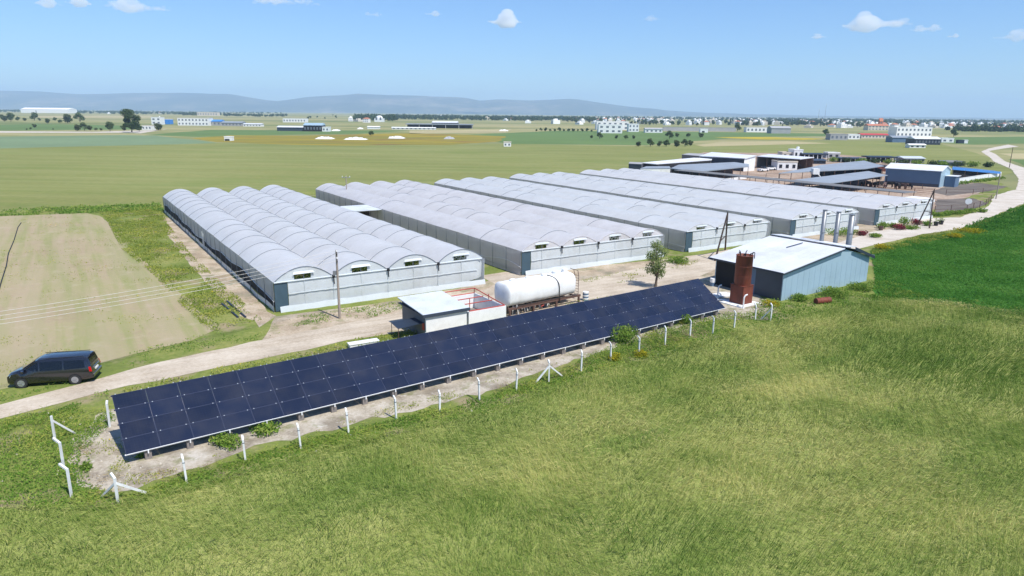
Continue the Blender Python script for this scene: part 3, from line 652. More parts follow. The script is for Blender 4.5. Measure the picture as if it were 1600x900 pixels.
# ------------------------------------------------------------------ pump house, cistern, white tank
ph = thing('pump_house', 'small white pump house with a grey corrugated sloping roof', 'shed', (-7.15, 55.3, 0), R(34))
MB().box(0, 0, 0, 4.0, 0.15, 2.3).build('front_wall', M['white'], ph)
MB().hexa([(0, 0.152, 0), (0.15, 0.152, 0), (0.15, 5.4, 0), (0, 5.4, 0)], [(0, 0.152, 2.38), (0.15, 0.152, 2.38), (0.15, 5.4, 2.75), (0, 5.4, 2.75)]).build('side_wall', M['greywall'], ph)  # grey puts this face's shade into the colour; other walls are white
MB().box(3.85, 0.152, 0, 4.0, 5.4, 2.3).box(0.152, 5.25, 0, 3.848, 5.4, 2.7).build('back_wall', M['white'], ph)
rf = MB()
for k in range(26):
    x = -0.3 + k * 0.175; rf.hexa([(x, -0.14, 2.36), (x + 0.0875, -0.14, 2.39), (x + 0.0875, 5.7, 2.83), (x, 5.7, 2.80)], [(x, -0.14, 2.44), (x + 0.0875, -0.14, 2.47), (x + 0.0875, 5.7, 2.91), (x, 5.7, 2.88)])
    rf.hexa([(x + 0.0875, -0.14, 2.39), (x + 0.175, -0.14, 2.36), (x + 0.175, 5.7, 2.80), (x + 0.0875, 5.7, 2.83)], [(x + 0.0875, -0.14, 2.47), (x + 0.175, -0.14, 2.44), (x + 0.175, 5.7, 2.88), (x + 0.0875, 5.7, 2.91)])
rf.build('roof', M['zinc'], ph); ph.scale = (0.98, 0.86, 0.90)
MB().box(-0.32, -0.20, 2.14, 4.27, -0.145, 2.45).build('fascia', M['darkwall'], ph)
MB().box(-0.30, -0.14, 2.30, 0.005, 5.7, 2.355).build('soffit', M['darkwall'], ph)
MB().hexa([(-2.2, 1.0, 1.15), (-0.02, 0.4, 1.5), (-0.02, 2.6, 1.5), (-2.0, 3.2, 1.2)], [(-2.2, 1.0, 1.17), (-0.02, 0.4, 1.52), (-0.02, 2.6, 1.52), (-2.0, 3.2, 1.22)]).build('shade_net', M['navy'], ph)
for q in ((-2.15, 1.05), (-1.95, 3.15)): MB().tube((q[0], q[1], 0), (q[0], q[1], 1.2), 0.03, 6).build('net_pole', M['brownsteel'], ph)
MB().box(-0.06, 0.35, 0.8, -0.005, 0.75, 1.5).build('red_box', M['redsteel'], ph)
cs = thing('water_cistern', 'open white concrete cistern with red pipe railing beside the pump house', 'cistern', (-3.74, 57.6, 0), R(34))
for nm, q in (('wall', (0.02, 0, 3.9, 0.18)), ('wall', (3.72, 0.182, 3.9, 5.3)), ('wall', (0.02, 5.302, 3.9, 5.48)), ('wall', (0.02, 0.182, 0.2, 5.3))): MB().box(q[0], q[1], 0, q[2], q[3], 1.75).build(nm, M['white'], cs)
MB().box(0.202, 0.184, 0.1, 3.718, 5.298, 0.35).build('floor_slab', M['concrete'], cs)
rl = MB()
for a, b_ in (((0.1, 5.4, 2.25), (3.8, 5.4, 2.25)), ((0.1, 5.4, 1.78), (3.8, 5.4, 1.78)), ((0.3, 3.8, 1.8), (3.8, 3.8, 1.8)), ((0.3, 2.2, 1.8), (3.8, 2.2, 1.8)), ((3.8, 0.1, 1.8), (3.8, 5.4, 2.25)), ((0.1, 0.1, 1.8), (3.8, 0.1, 1.8))): rl.tube(a, b_, 0.045, 6)
rl.build('railing', M['redsteel'], cs)
for q in ((0.1, 5.4), (3.8, 5.4), (3.8, 2.8), (1.4, 2.2)): MB().tube((q[0], q[1], 1.75 if q[0] > 3 or q[1] > 5 else 0.3), (q[0], q[1], 2.25), 0.04, 6).build('rail_post', M['redsteel'], cs)

tk = thing('water_tank', 'long white horizontal water tank raised on a steel frame', 'tank', (-0.35, 61.9, 0), R(38))
TW, THt, TL, TB = 1.25, 1.12, 8.8, 0.85
def tank_pt(u, v):
    a = 2 * math.pi * v; e = 0.62; cx = math.copysign(abs(math.cos(a)) ** e, math.cos(a)); cz = math.copysign(abs(math.sin(a)) ** e, math.sin(a))
    q = min(u, 1 - u) * TL; k = 1.0 if q > 0.35 else max(0.02, math.sqrt(max(0, 1 - ((0.35 - q) / 0.35) ** 2)))
    bulge = 1 + 0.012 * math.sin(u * 60) + 0.01 * math.sin(u * 23 + a * 2)
    return (u * TL, TW + cx * TW * k * bulge, TB + THt + cz * THt * k * bulge)
us = [0, .004, .012, .02, .03, .039] + [0.039 + 0.922 * i / 30 for i in range(1, 31)] + [.97, .98, .988, .996, 1]
bt = MB(); nv = 28
for u in us:
    for j in range(nv): bt.v.append(tank_pt(u, j / nv))
for i in range(len(us) - 1):
    for j in range(nv): bt.f.append((i * nv + j, i * nv + (j + 1) % nv, (i + 1) * nv + (j + 1) % nv, (i + 1) * nv + j)); bt.m.append(0)
bt.f.append(tuple(reversed(range(nv)))); bt.f.append(tuple((len(us) - 1) * nv + j for j in range(nv))); bt.m += [0, 0]
bt.build('tank_body', M['white'], tk, True)
for x, r, h in ((1.5, 0.32, 0.12), (3.4, 0.3, 0.1), (5.4, 0.28, 0.12), (7.0, 0.42, 0.22), (8.1, 0.28, 0.30)): MB().lathe([(r, TB + 2 * THt - 0.12), (r, TB + 2 * THt + h), (r * 0.8, TB + 2 * THt + h + 0.06)], 16, (x, TW)).build('manhole', M['white'], tk)
MB().path([(5.7 + 0.5 * math.sin(k / 12 * math.pi), TW - (TW + 0.05) * math.cos((0.5 - k / 24) * math.pi * 1.0), TB + THt + (THt + 0.04) * math.sin((0.5 - k / 24) * math.pi * 1.0)) if False else
           (5.6 + 0.06 * k, TW + (TW + 0.04) * math.copysign(abs(math.cos(math.pi / 2 + k / 12 * math.pi / 2)) ** 0.62, -1), TB + THt + (THt + 0.04) * abs(math.sin(math.pi / 2 + k / 12 * math.pi / 2)) ** 0.62) for k in range(13)] + [(6.4, -0.05, 0.4)], 0.04, 6).build('hose', M['black'], tk)
MB().tube((0.8, -0.03, TB + 0.12), (8.8, -0.03, TB + 0.12), 0.04, 6).build('outlet_pipe', M['black'], tk)
fm = MB()
for y in (0.12, 2.38): fm.box(0.1, y - 0.08, TB - 0.22, 9.3, y + 0.08, TB - 0.02)
for k in range(7): fm.box(0.3 + k * 1.4, 0.2, TB - 0.2, 0.42 + k * 1.4, 2.3, TB - 0.05)
fm.build('frame', M['brownsteel'], tk)
for x in (0.3, 3.2, 6.1, 9.1):
    for y in (0.12, 2.38): MB().box(x - 0.08, y - 0.08, 0, x + 0.08, y + 0.08, TB - 0.221).build('leg', M['brownsteel'], tk)
MB().box(0.2, 2.5, 0.05, 9.2, 2.56, TB - 0.25).build('undertank_shade', M['blackin'], tk)  # dark sheet added to blacken the shade under the tank
ld = MB()
for y in (0.9, 1.5): ld.path([(9.75, y, 0), (9.75, y, 2.6), (9.6, y, 3.1), (9.1, y, 3.3)], 0.03, 6)
for k in range(9): ld.tube((9.75, 0.9, 0.3 + k * 0.28), (9.75, 1.5, 0.3 + k * 0.28), 0.02, 6)
ld.build('ladder', M['brownsteel'], tk)
# things stored under and beside the tank
sp_ = thing('drum', 'blue and white striped drum at the right end of the white tank', 'drum', tuple(Vector((-0.35, 61.9, 0)) + Matrix.Rotation(R(38), 3, 'Z') @ Vector((10.15, 0.2, 0))), 0)
for k in range(6): MB().lathe([(0.30, k * 0.16), (0.31, k * 0.16 + 0.08), (0.30, k * 0.16 + 0.16)], 14).build('band', M['white'] if k % 2 else M['bluepaint'], sp_)
for k, (x, y, s) in enumerate(((1.2, 0.5, 1.0), (2.6, 0.7, 0.8), (3.4, 0.4, 0.9), (5.0, 0.6, 0.7))):
    q = Vector((-0.35, 61.9, 0)) + Matrix.Rotation(R(38), 3, 'Z') @ Vector((x, y, 0)); rr = random.Random(k)
    lb = ['tangle of white pipes under the left end of the white tank', 'pale pump and pipes under the white tank', 'bent white pipes under the middle of the white tank', 'small red-tipped valve stack under the white tank'][k]
    o = thing('pipework', lb, 'pipes', q, rr.uniform(0, 3))
    for j in range(4):
        a = Vector((rr.uniform(-.5, .5), rr.uniform(-.3, .3), 0)); b_ = a + Vector((rr.uniform(-.3, .3), rr.uniform(-.2, .2), rr.uniform(0.5, 1.0) * s)); MB().path([a, b_, b_ + Vector((rr.uniform(-.5, .5), rr.uniform(-.2, .2), rr.uniform(-.3, .1)))], 0.05, 6).build('pipe', M['redsteel'] if k == 3 and j == 0 else M['whitec'], o)
    MB().tube((0, 0, 0.0), (0.1, 0, 0.45), 0.16, 10).build('pump', M['darkwall'], o)

# ------------------------------------------------------------------ barn with chimneys
bn = thing('barn', 'pale blue sheet-metal barn with a broad light roof and dark open left side', 'barn', (27.75, 68.9, 0), R(35))
BW, BD, e1, rgx, rgz, e2 = 16.4, 8.6, 3.1, 10.4, 4.45, 3.0
pf = [(0, 0), (BW, 0), (BW, e2), (rgx, rgz), (0, e1)]
def gable(y, nm, mat, off=0.0):
    b = MB(); b.hexa([(x, y, z) for x, z in pf], [(x, y + 0.1, z) for x, z in pf]); return b.build(nm, mat, bn)
gable(0, 'gable_wall', M['bluewall']); gable(BD - 0.1, 'rear_wall', M['bluewall'])
for k in range(16): MB().box(0.5 + k * 1.02, -0.014, 0.02, 0.53 + k * 1.02, 0, e1 - 0.1).build('sheet_rib', M['bluewall'], bn)
MB().box(0, 0.102, 0, 0.08, 3.3, e1 - 0.06).build('side_wall', M['darkwall'], bn)  # left side's shade put into dark wall colours; gable stays pale blue
MB().box(0, 4.6, 0, 0.08, BD - 0.102, e1 - 0.06).build('side_wall', M['blackin'], bn)
MB().box(0.02, 3.32, 0, 0.07, 4.58, e1 - 0.2).build('door', M['bluepaint'], bn)
MB().box(BW - 0.08, 0.102, 0, BW, BD - 0.102, e2 - 0.05).build('side_wall', M['bluewall'], bn)
def slope(x0, z0, x1, z1, y0, y1, th=0.07): return [(x0, y0, z0), (x1, y0, z1), (x1, y1, z1), (x0, y1, z0)], [(x0, y0, z0 + th), (x1, y0, z1 + th), (x1, y1, z1 + th), (x0, y1, z0 + th)]
sl = (rgz - e1) / rgx
nr = 12
for k in range(nr):
    xa = -0.55 + (rgx - 0.35 + 0.55) * 0; y0 = -0.35 + k * (BD + 0.9) / nr; y1 = y0 + (BD + 0.9) / nr - 0.012
    MB().hexa(*slope(-0.6, e1 - 0.6 * sl + 0.02, rgx - 0.05, rgz + 0.02, y0, y1)).build('roof_sheet', M['zincwhite'], bn)
    MB().hexa(*slope(rgx + 0.05, rgz + 0.22, rgx + 2.2, rgz + 0.02, y0, y1)).build('roof_sheet', M['zincwhite'], bn)
    MB().hexa(*slope(rgx + 2.22, rgz + 0.0 - 0.3, BW + 0.4, e2 + 0.03, y0, y1)).build('roof_sheet', M['zincfar'], bn)
MB().box(rgx - 0.04, -0.33, rgz + 0.03, rgx + 0.04, BD + 0.5, rgz + 0.2).build('ridge_gap', M['navy'], bn)
MB().hexa(*slope(-0.62, e1 - 0.6 * sl - 0.12, rgx - 0.05, rgz - 0.12, -0.40, -0.355, 0.13)).build('barge_board', M['navy'], bn)
MB().hexa(*slope(rgx + 2.0, rgz - 0.3, BW + 0.42, e2 - 0.32, -0.40, -0.355, 0.34)).build('barge_board', M['navy'], bn)
MB().box(-0.66, -0.33, e1 - 0.6 * sl - 0.10, -0.605, BD + 0.5, e1 - 0.6 * sl + 0.08).build('gutter', M['navy'], bn)
MB().tube((7.0, 4.6, rgz - 3.55 * sl + 0.2), (9.4, 4.2, rgz - 1.0 * sl + 0.22), 0.05, 6).build('roof_pipe', M['navy'], bn)
for k, (px, top, zb, r) in enumerate((((1287.5, 385), 328, 0, 0.23), ((1309, 384), 331, 0, 0.25), ((1330, 391), 335, 0, 0.31))):
    zt = 8.2 - 0.2 * k; q = at(px[0] + 2, top, zt)
    o = thing('chimney', ['left thin grey chimney pipe rising from the barn roof', 'middle grey chimney pipe behind the barn ridge', 'right thickest grey chimney pipe at the barn end'][k], 'chimney', (q.x, q.y, 0), 0, 'grey chimney pipes')
    MB().tube((0, 0, 0), (0, 0, zt), r, 16).build('pipe', M['steel'], o, True)
    for z in (5.6, zt - 0.06): MB().tube((0, 0, z), (0, 0, z + 0.08), r + 0.03, 16).build('collar', M['steel'], o)

# rust-red tank tower
rt = thing('red_tank', 'rust-red upright steel tank on a box base beside the barn', 'tank', (23.25, 67.9, 0), R(35))
MB().box(-0.78, -0.78, 0.12, 0.78, 0.78, 1.95).build('base_box', M['rust'], rt); MB().box(-0.82, -0.82, 1.952, 0.82, 0.82, 2.0).build('base_plate', M['rust'], rt)
MB().box(-1.6, -1.3, 0, 1.5, 1.3, 0.115).build('plinth', M['whitec'], rt)
MB().lathe([(0.80, 2.002), (0.82, 2.06), (0.82, 4.95), (0.84, 4.96), (0.84, 5.02), (0.78, 5.02), (0.78, 4.8)], 28).build('drum', M['rust'], rt, True)
MB().tube((0, 0, 4.75), (0, 0, 4.82), 0.775, 24).build('lid', M['brownsteel'], rt)
pp = MB()
for k in range(5):
    a = 0.5 + k * 1.1; pp.path([(0.5 * math.cos(a), 0.5 * math.sin(a), 4.8), (0.55 * math.cos(a), 0.55 * math.sin(a), 5.2), (0.75 * math.cos(a) + 0.1, 0.75 * math.sin(a), 5.33)], 0.05, 6)
pp.path([(0.7, -0.3, 4.9), (0.85, -0.35, 5.25), (1.0, -0.4, 5.2), (1.02, -0.4, 4.6)], 0.045, 6); pp.build('top_pipes', M['black'], rt)
for z in (2.9, 3.9): MB().lathe([(0.822, z), (0.832, z + 0.02), (0.822, z + 0.05)], 28).build('weld_band', M['rust'], rt)
o = thing('white_pipe', 'white pipe lying on the ground left of the rusty tank base', 'pipe', at(1136, 471), R(-20)); MB().tube((-1.2, 0, 0.1), (1.6, 0, 0.1), 0.09, 8).build('pipe', M['white'], o); MB().tube((1.55, 0, 0.1), (1.68, 0, 0.1), 0.13, 8).build('coupling', M['white'], o)
o = thing('barrel', 'blue and white barrel standing by the dark barn side', 'barrel', at(1113, 447)); MB().lathe([(0.29, 0), (0.3, 0.45), (0.31, 0.46)], 16).build('drum', M['bluepaint'], o); MB().lathe([(0.31, 0.461), (0.31, 0.48), (0.3, 0.9), (0.24, 0.92)], 16).build('upper_drum', M['white'], o)
o = thing('rusty_drum', 'rusty steel drum lying in the grass before the barn', 'drum', at(1285, 474) + Vector((0, 0, 0.3)), R(20)); MB().tube((-0.9, 0, 0), (0.9, 0, 0), 0.32, 16).build('drum', M['rust'], o)
for x in (-0.45, 0.45): MB().tube((x - 0.03, 0, 0), (x + 0.03, 0, 0), 0.34, 16).build('rib', M['rust'], o)
o = thing('concrete_slab', 'pale broken concrete slab by the red tank', 'slab', at(1130, 462), R(20)); MB().prism([(-1.2, -0.6), (0.9, -0.7), (1.4, 0.3), (0.2, 0.8), (-1.0, 0.6)], 0, 0.15).build('slab', M['whitec'], o); MB().prism([(-0.5, -0.3), (0.3, -0.4), (0.5, 0.2), (-0.2, 0.4)], 0.152, 0.32).build('rubble', M['whitec'], o)
o = thing('white_block', 'white concrete beam lying behind the solar panels', 'beam', at(568, 541), R(30)); MB().box(-1.2, -0.3, 0, 1.2, 0.3, 0.35).build('beam', M['whitec'], o); MB().box(-1.25, -0.35, 0.352, 1.25, 0.35, 0.42).build('cap', M['white'], o)

# ------------------------------------------------------------------ poles and wires
def pole(px, h, label, mat, kind, name='utility_pole'):
    o = thing(name, label, 'utility pole', at(*px)); MB().tube((0, 0, 0), (0, 0, h), 0.13, 10, 0.085).build('pole', mat, o)
    if kind == 'stack':
        for k in range(4): MB().tube((0.06, -0.14, h - 0.15 - k * 0.32), (0.06, -0.14, h + 0.0 - k * 0.32), 0.06, 8).tube((0, 0, h - 0.08 - k * 0.32), (0.06, -0.14, h - 0.08 - k * 0.32), 0.03, 6).build('insulator', M['black'] if k % 2 else M['white'], o)
        MB().box(-0.35, -0.25, h - 2.3, -0.08, -0.08, h - 1.9).build('junction_box', M['steel'], o)
    if kind == 'cross':
        MB().box(-0.8, -0.05, h - 0.25, 0.8, 0.05, h - 0.15).build('crossarm', M['steel'], o)
        for x in (-0.72, 0, 0.72): MB().tube((x, 0, h - 0.15), (x, 0, h + 0.1), 0.05, 8).build('insulator', M['white'], o)
    return o
pole((531, 498), 6.45, 'tall weathered wooden pole with stacked insulators before the nearest greenhouse', M['wood'], 'stack')
pole((543, 327), 6.35, 'slim pale pole with a crossarm beyond the nearest greenhouse', M['wood'], 'cross')
pole((1577, 262), 7.8, 'dark pole beside the bend of the pale track at the right', M['darkwood'], 'plain')
pole((1556, 311), 6.0, 'pale wooden pole at the corner of the garden plots', M['wood'], 'plain')
P0 = at(531, 498)
Q0 = at(-200, 514, 6.3)
for k in range(4):
    a = Vector((P0.x + 0.06, P0.y - 0.14, 6.42 - 0.32 * k)); b_ = Vector((Q0.x, Q0.y, 6.3 - 0.26 * k))
    pts = [a.lerp(b_, s / 14) - Vector((0, 0, 0.42 * 4 * (s / 14) * (1 - s / 14))) for s in range(15)]
    tag(MB().path(pts, 0.013, 5).build('overhead_wire', M['cable']), ['topmost overhead wire running left from the insulator pole', 'second overhead wire from the top, running left from the insulator pole', 'third overhead wire from the top, running left from the insulator pole', 'lowest overhead wire running left from the insulator pole'][k], 'wire', 'overhead wires')
o = thing('utility_pole', 'grey pole off to the left carrying the overhead wires', 'utility pole', (Q0.x, Q0.y, 0)); MB().tube((0, 0, 0), (0, 0, 6.7), 0.13, 10, 0.09).build('pole', M['wood'], o)
def aframe(base1, base2, top, zt, label, mat, rungs=False):
    t0 = at(*top, zt); b1 = at(*base1); b2 = at(*base2); o = thing('pole_pair', label, 'utility pole', b2)
    for q in (b1, b2): MB().tube(q - b2, t0 - b2, 0.12, 8, 0.09).build('pole', mat, o)
    MB().bar(b1.lerp(t0, 0.42) - b2, b2.lerp(t0, 0.42) - b2, 0.1).build('crossbar', mat, o)
    MB().tube(t0 - b2, t0 - b2 + Vector((0, 0, 0.2)), 0.06, 8).build('insulator', M['black'], o)
aframe((1117, 408), (1133, 391), (1137, 333), 6.2, 'leaning pair of dark poles joined at the top, left of the barn', M['darkwood'])
aframe((1433, 353), (1452, 357), (1460, 297), 6.4, 'leaning pair of dark poles joined at the top, beside the white hut', M['darkwood'])
dr = thing('dish_sign', 'white round disc on a thin post beside the pale track', 'sign', at(1511, 328)); MB().tube((0, 0, 0), (0, 0, 1.9), 0.035, 6).build('post', M['steel'], dr); MB().tube((0, -0.06, 1.75), (-0.02, -0.12, 1.75), 0.62, 24).build('disc', M['white'], dr)
for k, (a, b_) in enumerate((((347, 476), (372, 497)), ((355, 472), (384, 497)))):
    o = thing('black_pipe', ['longer black pipe lying on the soil beside the nearest greenhouse', 'thin black pipe lying nearest the greenhouse corner'][k], 'pipe', at(*a)); e_ = at(*b_) - at(*a); MB().tube((0, 0, 0.1), (e_.x, e_.y, 0.1), 0.09, 8).build('pipe', M['navy'], o); MB().tube((e_.x * 0.5, e_.y * 0.5, 0.1), (e_.x * 0.52, e_.y * 0.52, 0.1), 0.12, 8).build('joint', M['black'], o)
hp = [at(x, y, 0.07) for x, y in ((-6, 470), (2, 440), (10, 415), (13, 396), (22, 375), (28, 355), (33, 348))]
tag(MB().path(hp, 0.06, 6).build('irrigation_hose', M['black']), 'dark irrigation hose lying across the fallow field at the left edge', 'hose')
# ------------------------------------------------------------------ far farm behind the greenhouses
def yh(x): return YH + (x - 800) * math.tan(ROLL)
def poly_roof(label, cat, pts, th, roofm, walls=(), posts=(), name='shed', zlow=0.0, trim=None, inner=None):
    """roof slab over world corners, walls on given edges, posts on given corners"""
    P = [at(*p) for p in pts]; c = sum(P, Vector()) / len(P); base = Vector((c.x, c.y, 0)); P = [p - base for p in P]
    o = thing(name, label, cat, base)
    if sum(a.x * b.y - b.x * a.y for a, b in zip(P, P[1:] + P[:1])) < 0: pass
    MB().hexa(P, [p + Vector((0, 0, th)) for p in P]).build('roof', roofm, o)
    for (i, m, hfrac) in walls:
        a, b = P[i].copy(), P[(i + 1) % len(P)].copy(); a *= 1; cen = Vector((0, 0, 0))
        a = Vector((a.x * 0.97, a.y * 0.97, a.z)); b = Vector((b.x * 0.97, b.y * 0.97, b.z)); n = (b - a).cross(Vector((0, 0, 1))).normalized() * 0.12
        MB().hexa([Vector((a.x, a.y, 0)), Vector((b.x, b.y, 0)), Vector((b.x, b.y, 0)) - n, Vector((a.x, a.y, 0)) - n], [Vector((a.x, a.y, (a.z - 0.02) * hfrac)), Vector((b.x, b.y, (b.z - 0.02) * hfrac)), Vector((b.x, b.y, (b.z - 0.02) * hfrac)) - n, Vector((a.x, a.y, (a.z - 0.02) * hfrac)) - n]).build('wall', m, o)
    for i, k in posts:
        a, b = P[i], P[(i + 1) % len(P)]
        for q in range(k + 1):
            p = a.lerp(b, q / k) * 0.985; MB().tube((p.x, p.y, 0), (p.x, p.y, a.lerp(b, q / k).z - 0.01), 0.09, 6).build('post', M['brownsteel'], o)
    if trim is not None:
        i, m = trim; a, b = P[i], P[(i + 1) % len(P)]; MB().bar(a * 1.004 + Vector((0, 0, th / 2)), b * 1.004 + Vector((0, 0, th / 2)), 0.08, 0.7).build('fascia', m, o)
    return o
W_, DK = M['white'], M['blackin']
poly_roof('big white-roofed cattle shed with a white gable, farthest of the farm sheds', 'shed', [(1093, 244.5, 4.2), (1164, 248.6, 4.2), (1182, 244, 5), (1112, 238.6, 5)], 0.25, M['zincwhite'], [(0, M['navy'], 1), (1, W_, 1), (2, M['greywall'], 1), (3, M['navy'], 1)])  # dark sides hold painted shade; the lit gable is white
poly_roof('grey block store left of the big white-roofed shed', 'shed', [(1065, 242, 3.6), (1093, 244.5, 3.6), (1100, 241, 3.8), (1076, 240, 3.8)], 0.2, M['fargrey'], [(0, M['greywall'], 1), (1, M['greywall'], 1), (3, M['greywall'], 1), (2, M['greywall'], 1)])
poly_roof('low long shed with a thin white roof and black open front', 'shed', [(1026, 257, 3.2), (1112, 250.6, 3.2), (1113, 248.4, 3.5), (1084, 247.4, 3.5), (1003, 255, 3.5)], 0.22, M['zincwhite'], [(0, DK, 1), (4, DK, 1), (1, M['greywall'], 1), (2, M['greywall'], 1)])
poly_roof('small dark hut at the left end of the farm sheds', 'hut', [(982, 256, 2.8), (1002, 257, 2.8), (1006, 254.5, 2.8), (984, 253.6, 2.8)], 0.15, M['fargrey'], [(0, M['darkwall'], 1), (1, M['darkwall'], 1), (2, M['darkwall'], 1), (3, M['darkwall'], 1)])
poly_roof('open cattle shed with a pale angled roof just behind the farthest greenhouse', 'shed', [(1048, 264, 3.3), (1092, 269.2, 3.3), (1170, 261, 3.5), (1170, 257.5, 3.6), (1147, 254.3, 4.0), (1060, 258.5, 4.0)], 0.22, M['zincfar'], [(0, DK, 1), (4, M['brownsteel'], 1), (1, W_, 0.22), (5, W_, 1)], [(1, 6)])
poly_roof('long low white-walled pen beside the open cattle shed', 'shed', [(1000, 264, 2.6), (1048, 263.5, 2.6), (1046, 260.5, 2.8), (1010, 260.5, 2.8)], 0.15, M['zincfar'], [(0, W_, 1), (1, W_, 1), (3, W_, 1), (2, W_, 1)])
poly_roof('flat white canopy behind the small white farmhouse', 'shed', [(1182, 245, 4), (1250, 249.3, 3.8), (1272, 246.6, 4), (1202, 241.6, 4.3)], 0.22, M['zincwhite'], [(2, M['brownsteel'], 1), (3, M['greywall'], 1)], [(0, 4), (1, 2)])
poly_roof('wide grey-roofed cattle barn in the middle of the farmyard', 'shed', [(1217, 271.5, 3.9), (1352, 264.5, 3.9), (1381, 260, 4.0), (1350, 251.8, 4.4), (1282, 258.6, 4.4), (1268, 262, 4.2)], 0.18, M['zincfar'], [(2, M['navy'], 0.8), (3, M['navy'], 0.8), (4, M['bluepaint'], 0.9)], [(0, 8), (1, 2)])
poly_roof('grey sloping cattle canopy nearest the farthest greenhouse', 'shed', [(1240, 282, 3.8), (1289, 288.6, 3.2), (1387, 274.6, 3.2), (1357, 268, 3.8)], 0.15, M['zincfar'], [(3, M['navy'], 0.5)], [(0, 2), (1, 8), (2, 2)])
bs = thing('blue_shed', 'steel-blue metal shed with a bright roof beside the garden plots', 'shed', (116.2, 190.0, 0), R(45))
for nm, q, mt in (('side_wall', (0, 0.1, 0.1, 13.9), M['bluepaint']), ('side_wall', (8.9, 0.1, 9.0, 13.9), M['bluepaint'])): MB().box(q[0], q[1], 0, q[2], q[3], 4.4).build(nm, mt, bs)  # darker blue than the gables: shade of the unlit side put into the colour
for y in (0, 13.9): MB().hexa([(0, y, 0), (9, y, 0), (9, y, 4.4), (4.5, y, 5.6), (0, y, 4.4)], [(0, y + .1, 0), (9, y + .1, 0), (9, y + .1, 4.4), (4.5, y + .1, 5.6), (0, y + .1, 4.4)]).build('gable_wall', M['bluewall'], bs)
MB().hexa(*[[(x, y, z + k) for x, y, z in ((-0.3, -0.3, 4.34), (4.5, -0.3, 5.62), (4.5, 14.3, 5.62), (-0.3, 14.3, 4.34))] for k in (0, 0.12)]).build('roof', M['zincwhite'], bs)
MB().hexa(*[[(x, y, z + k) for x, y, z in ((4.502, -0.3, 5.62), (9.3, -0.3, 4.34), (9.3, 14.3, 4.34), (4.502, 14.3, 5.62))] for k in (0, 0.12)]).build('roof', M['zincwhite'], bs)
MB().box(-0.06, 0.2, 0, -0.002, 13.8, 0.9).build('plinth', M['darkwall'], bs)
MB().box(4.2, -2.6, 0, 8.4, -0.05, 2.9).build('porch', M['bluepaint'], bs); MB().box(4.0, -2.9, 2.902, 8.7, -0.02, 3.02).build('porch_roof', M['zincwhite'], bs)
poly_roof('dark lean-to canopy with a bright blue roof edge right of the blue shed', 'canopy', [(1488, 263.5, 4.4), (1563, 270.3, 1.7), (1554, 267.2, 2.3), (1489, 260.2, 4.9)], 0.12, M['bluepaint'], [(2, DK, 1)], [(0, 4), (1, 1)], 'canopy', trim=(0, M['bluetrim']))
a, b_ = at(1493, 289), at(1563, 277.5); d = b_ - a; n = 10
o = thing('boundary_wall', 'long white plastered wall under the blue-edged canopy', 'wall', a)
MB().bar((0, 0, 0.85), (d.x, d.y, 0.85), 0.2, 1.7).build('wall', W_, o); MB().bar((0, 0, 1.742), (d.x, d.y, 1.742), 0.3, 0.08).build('coping', M['whitec'], o)

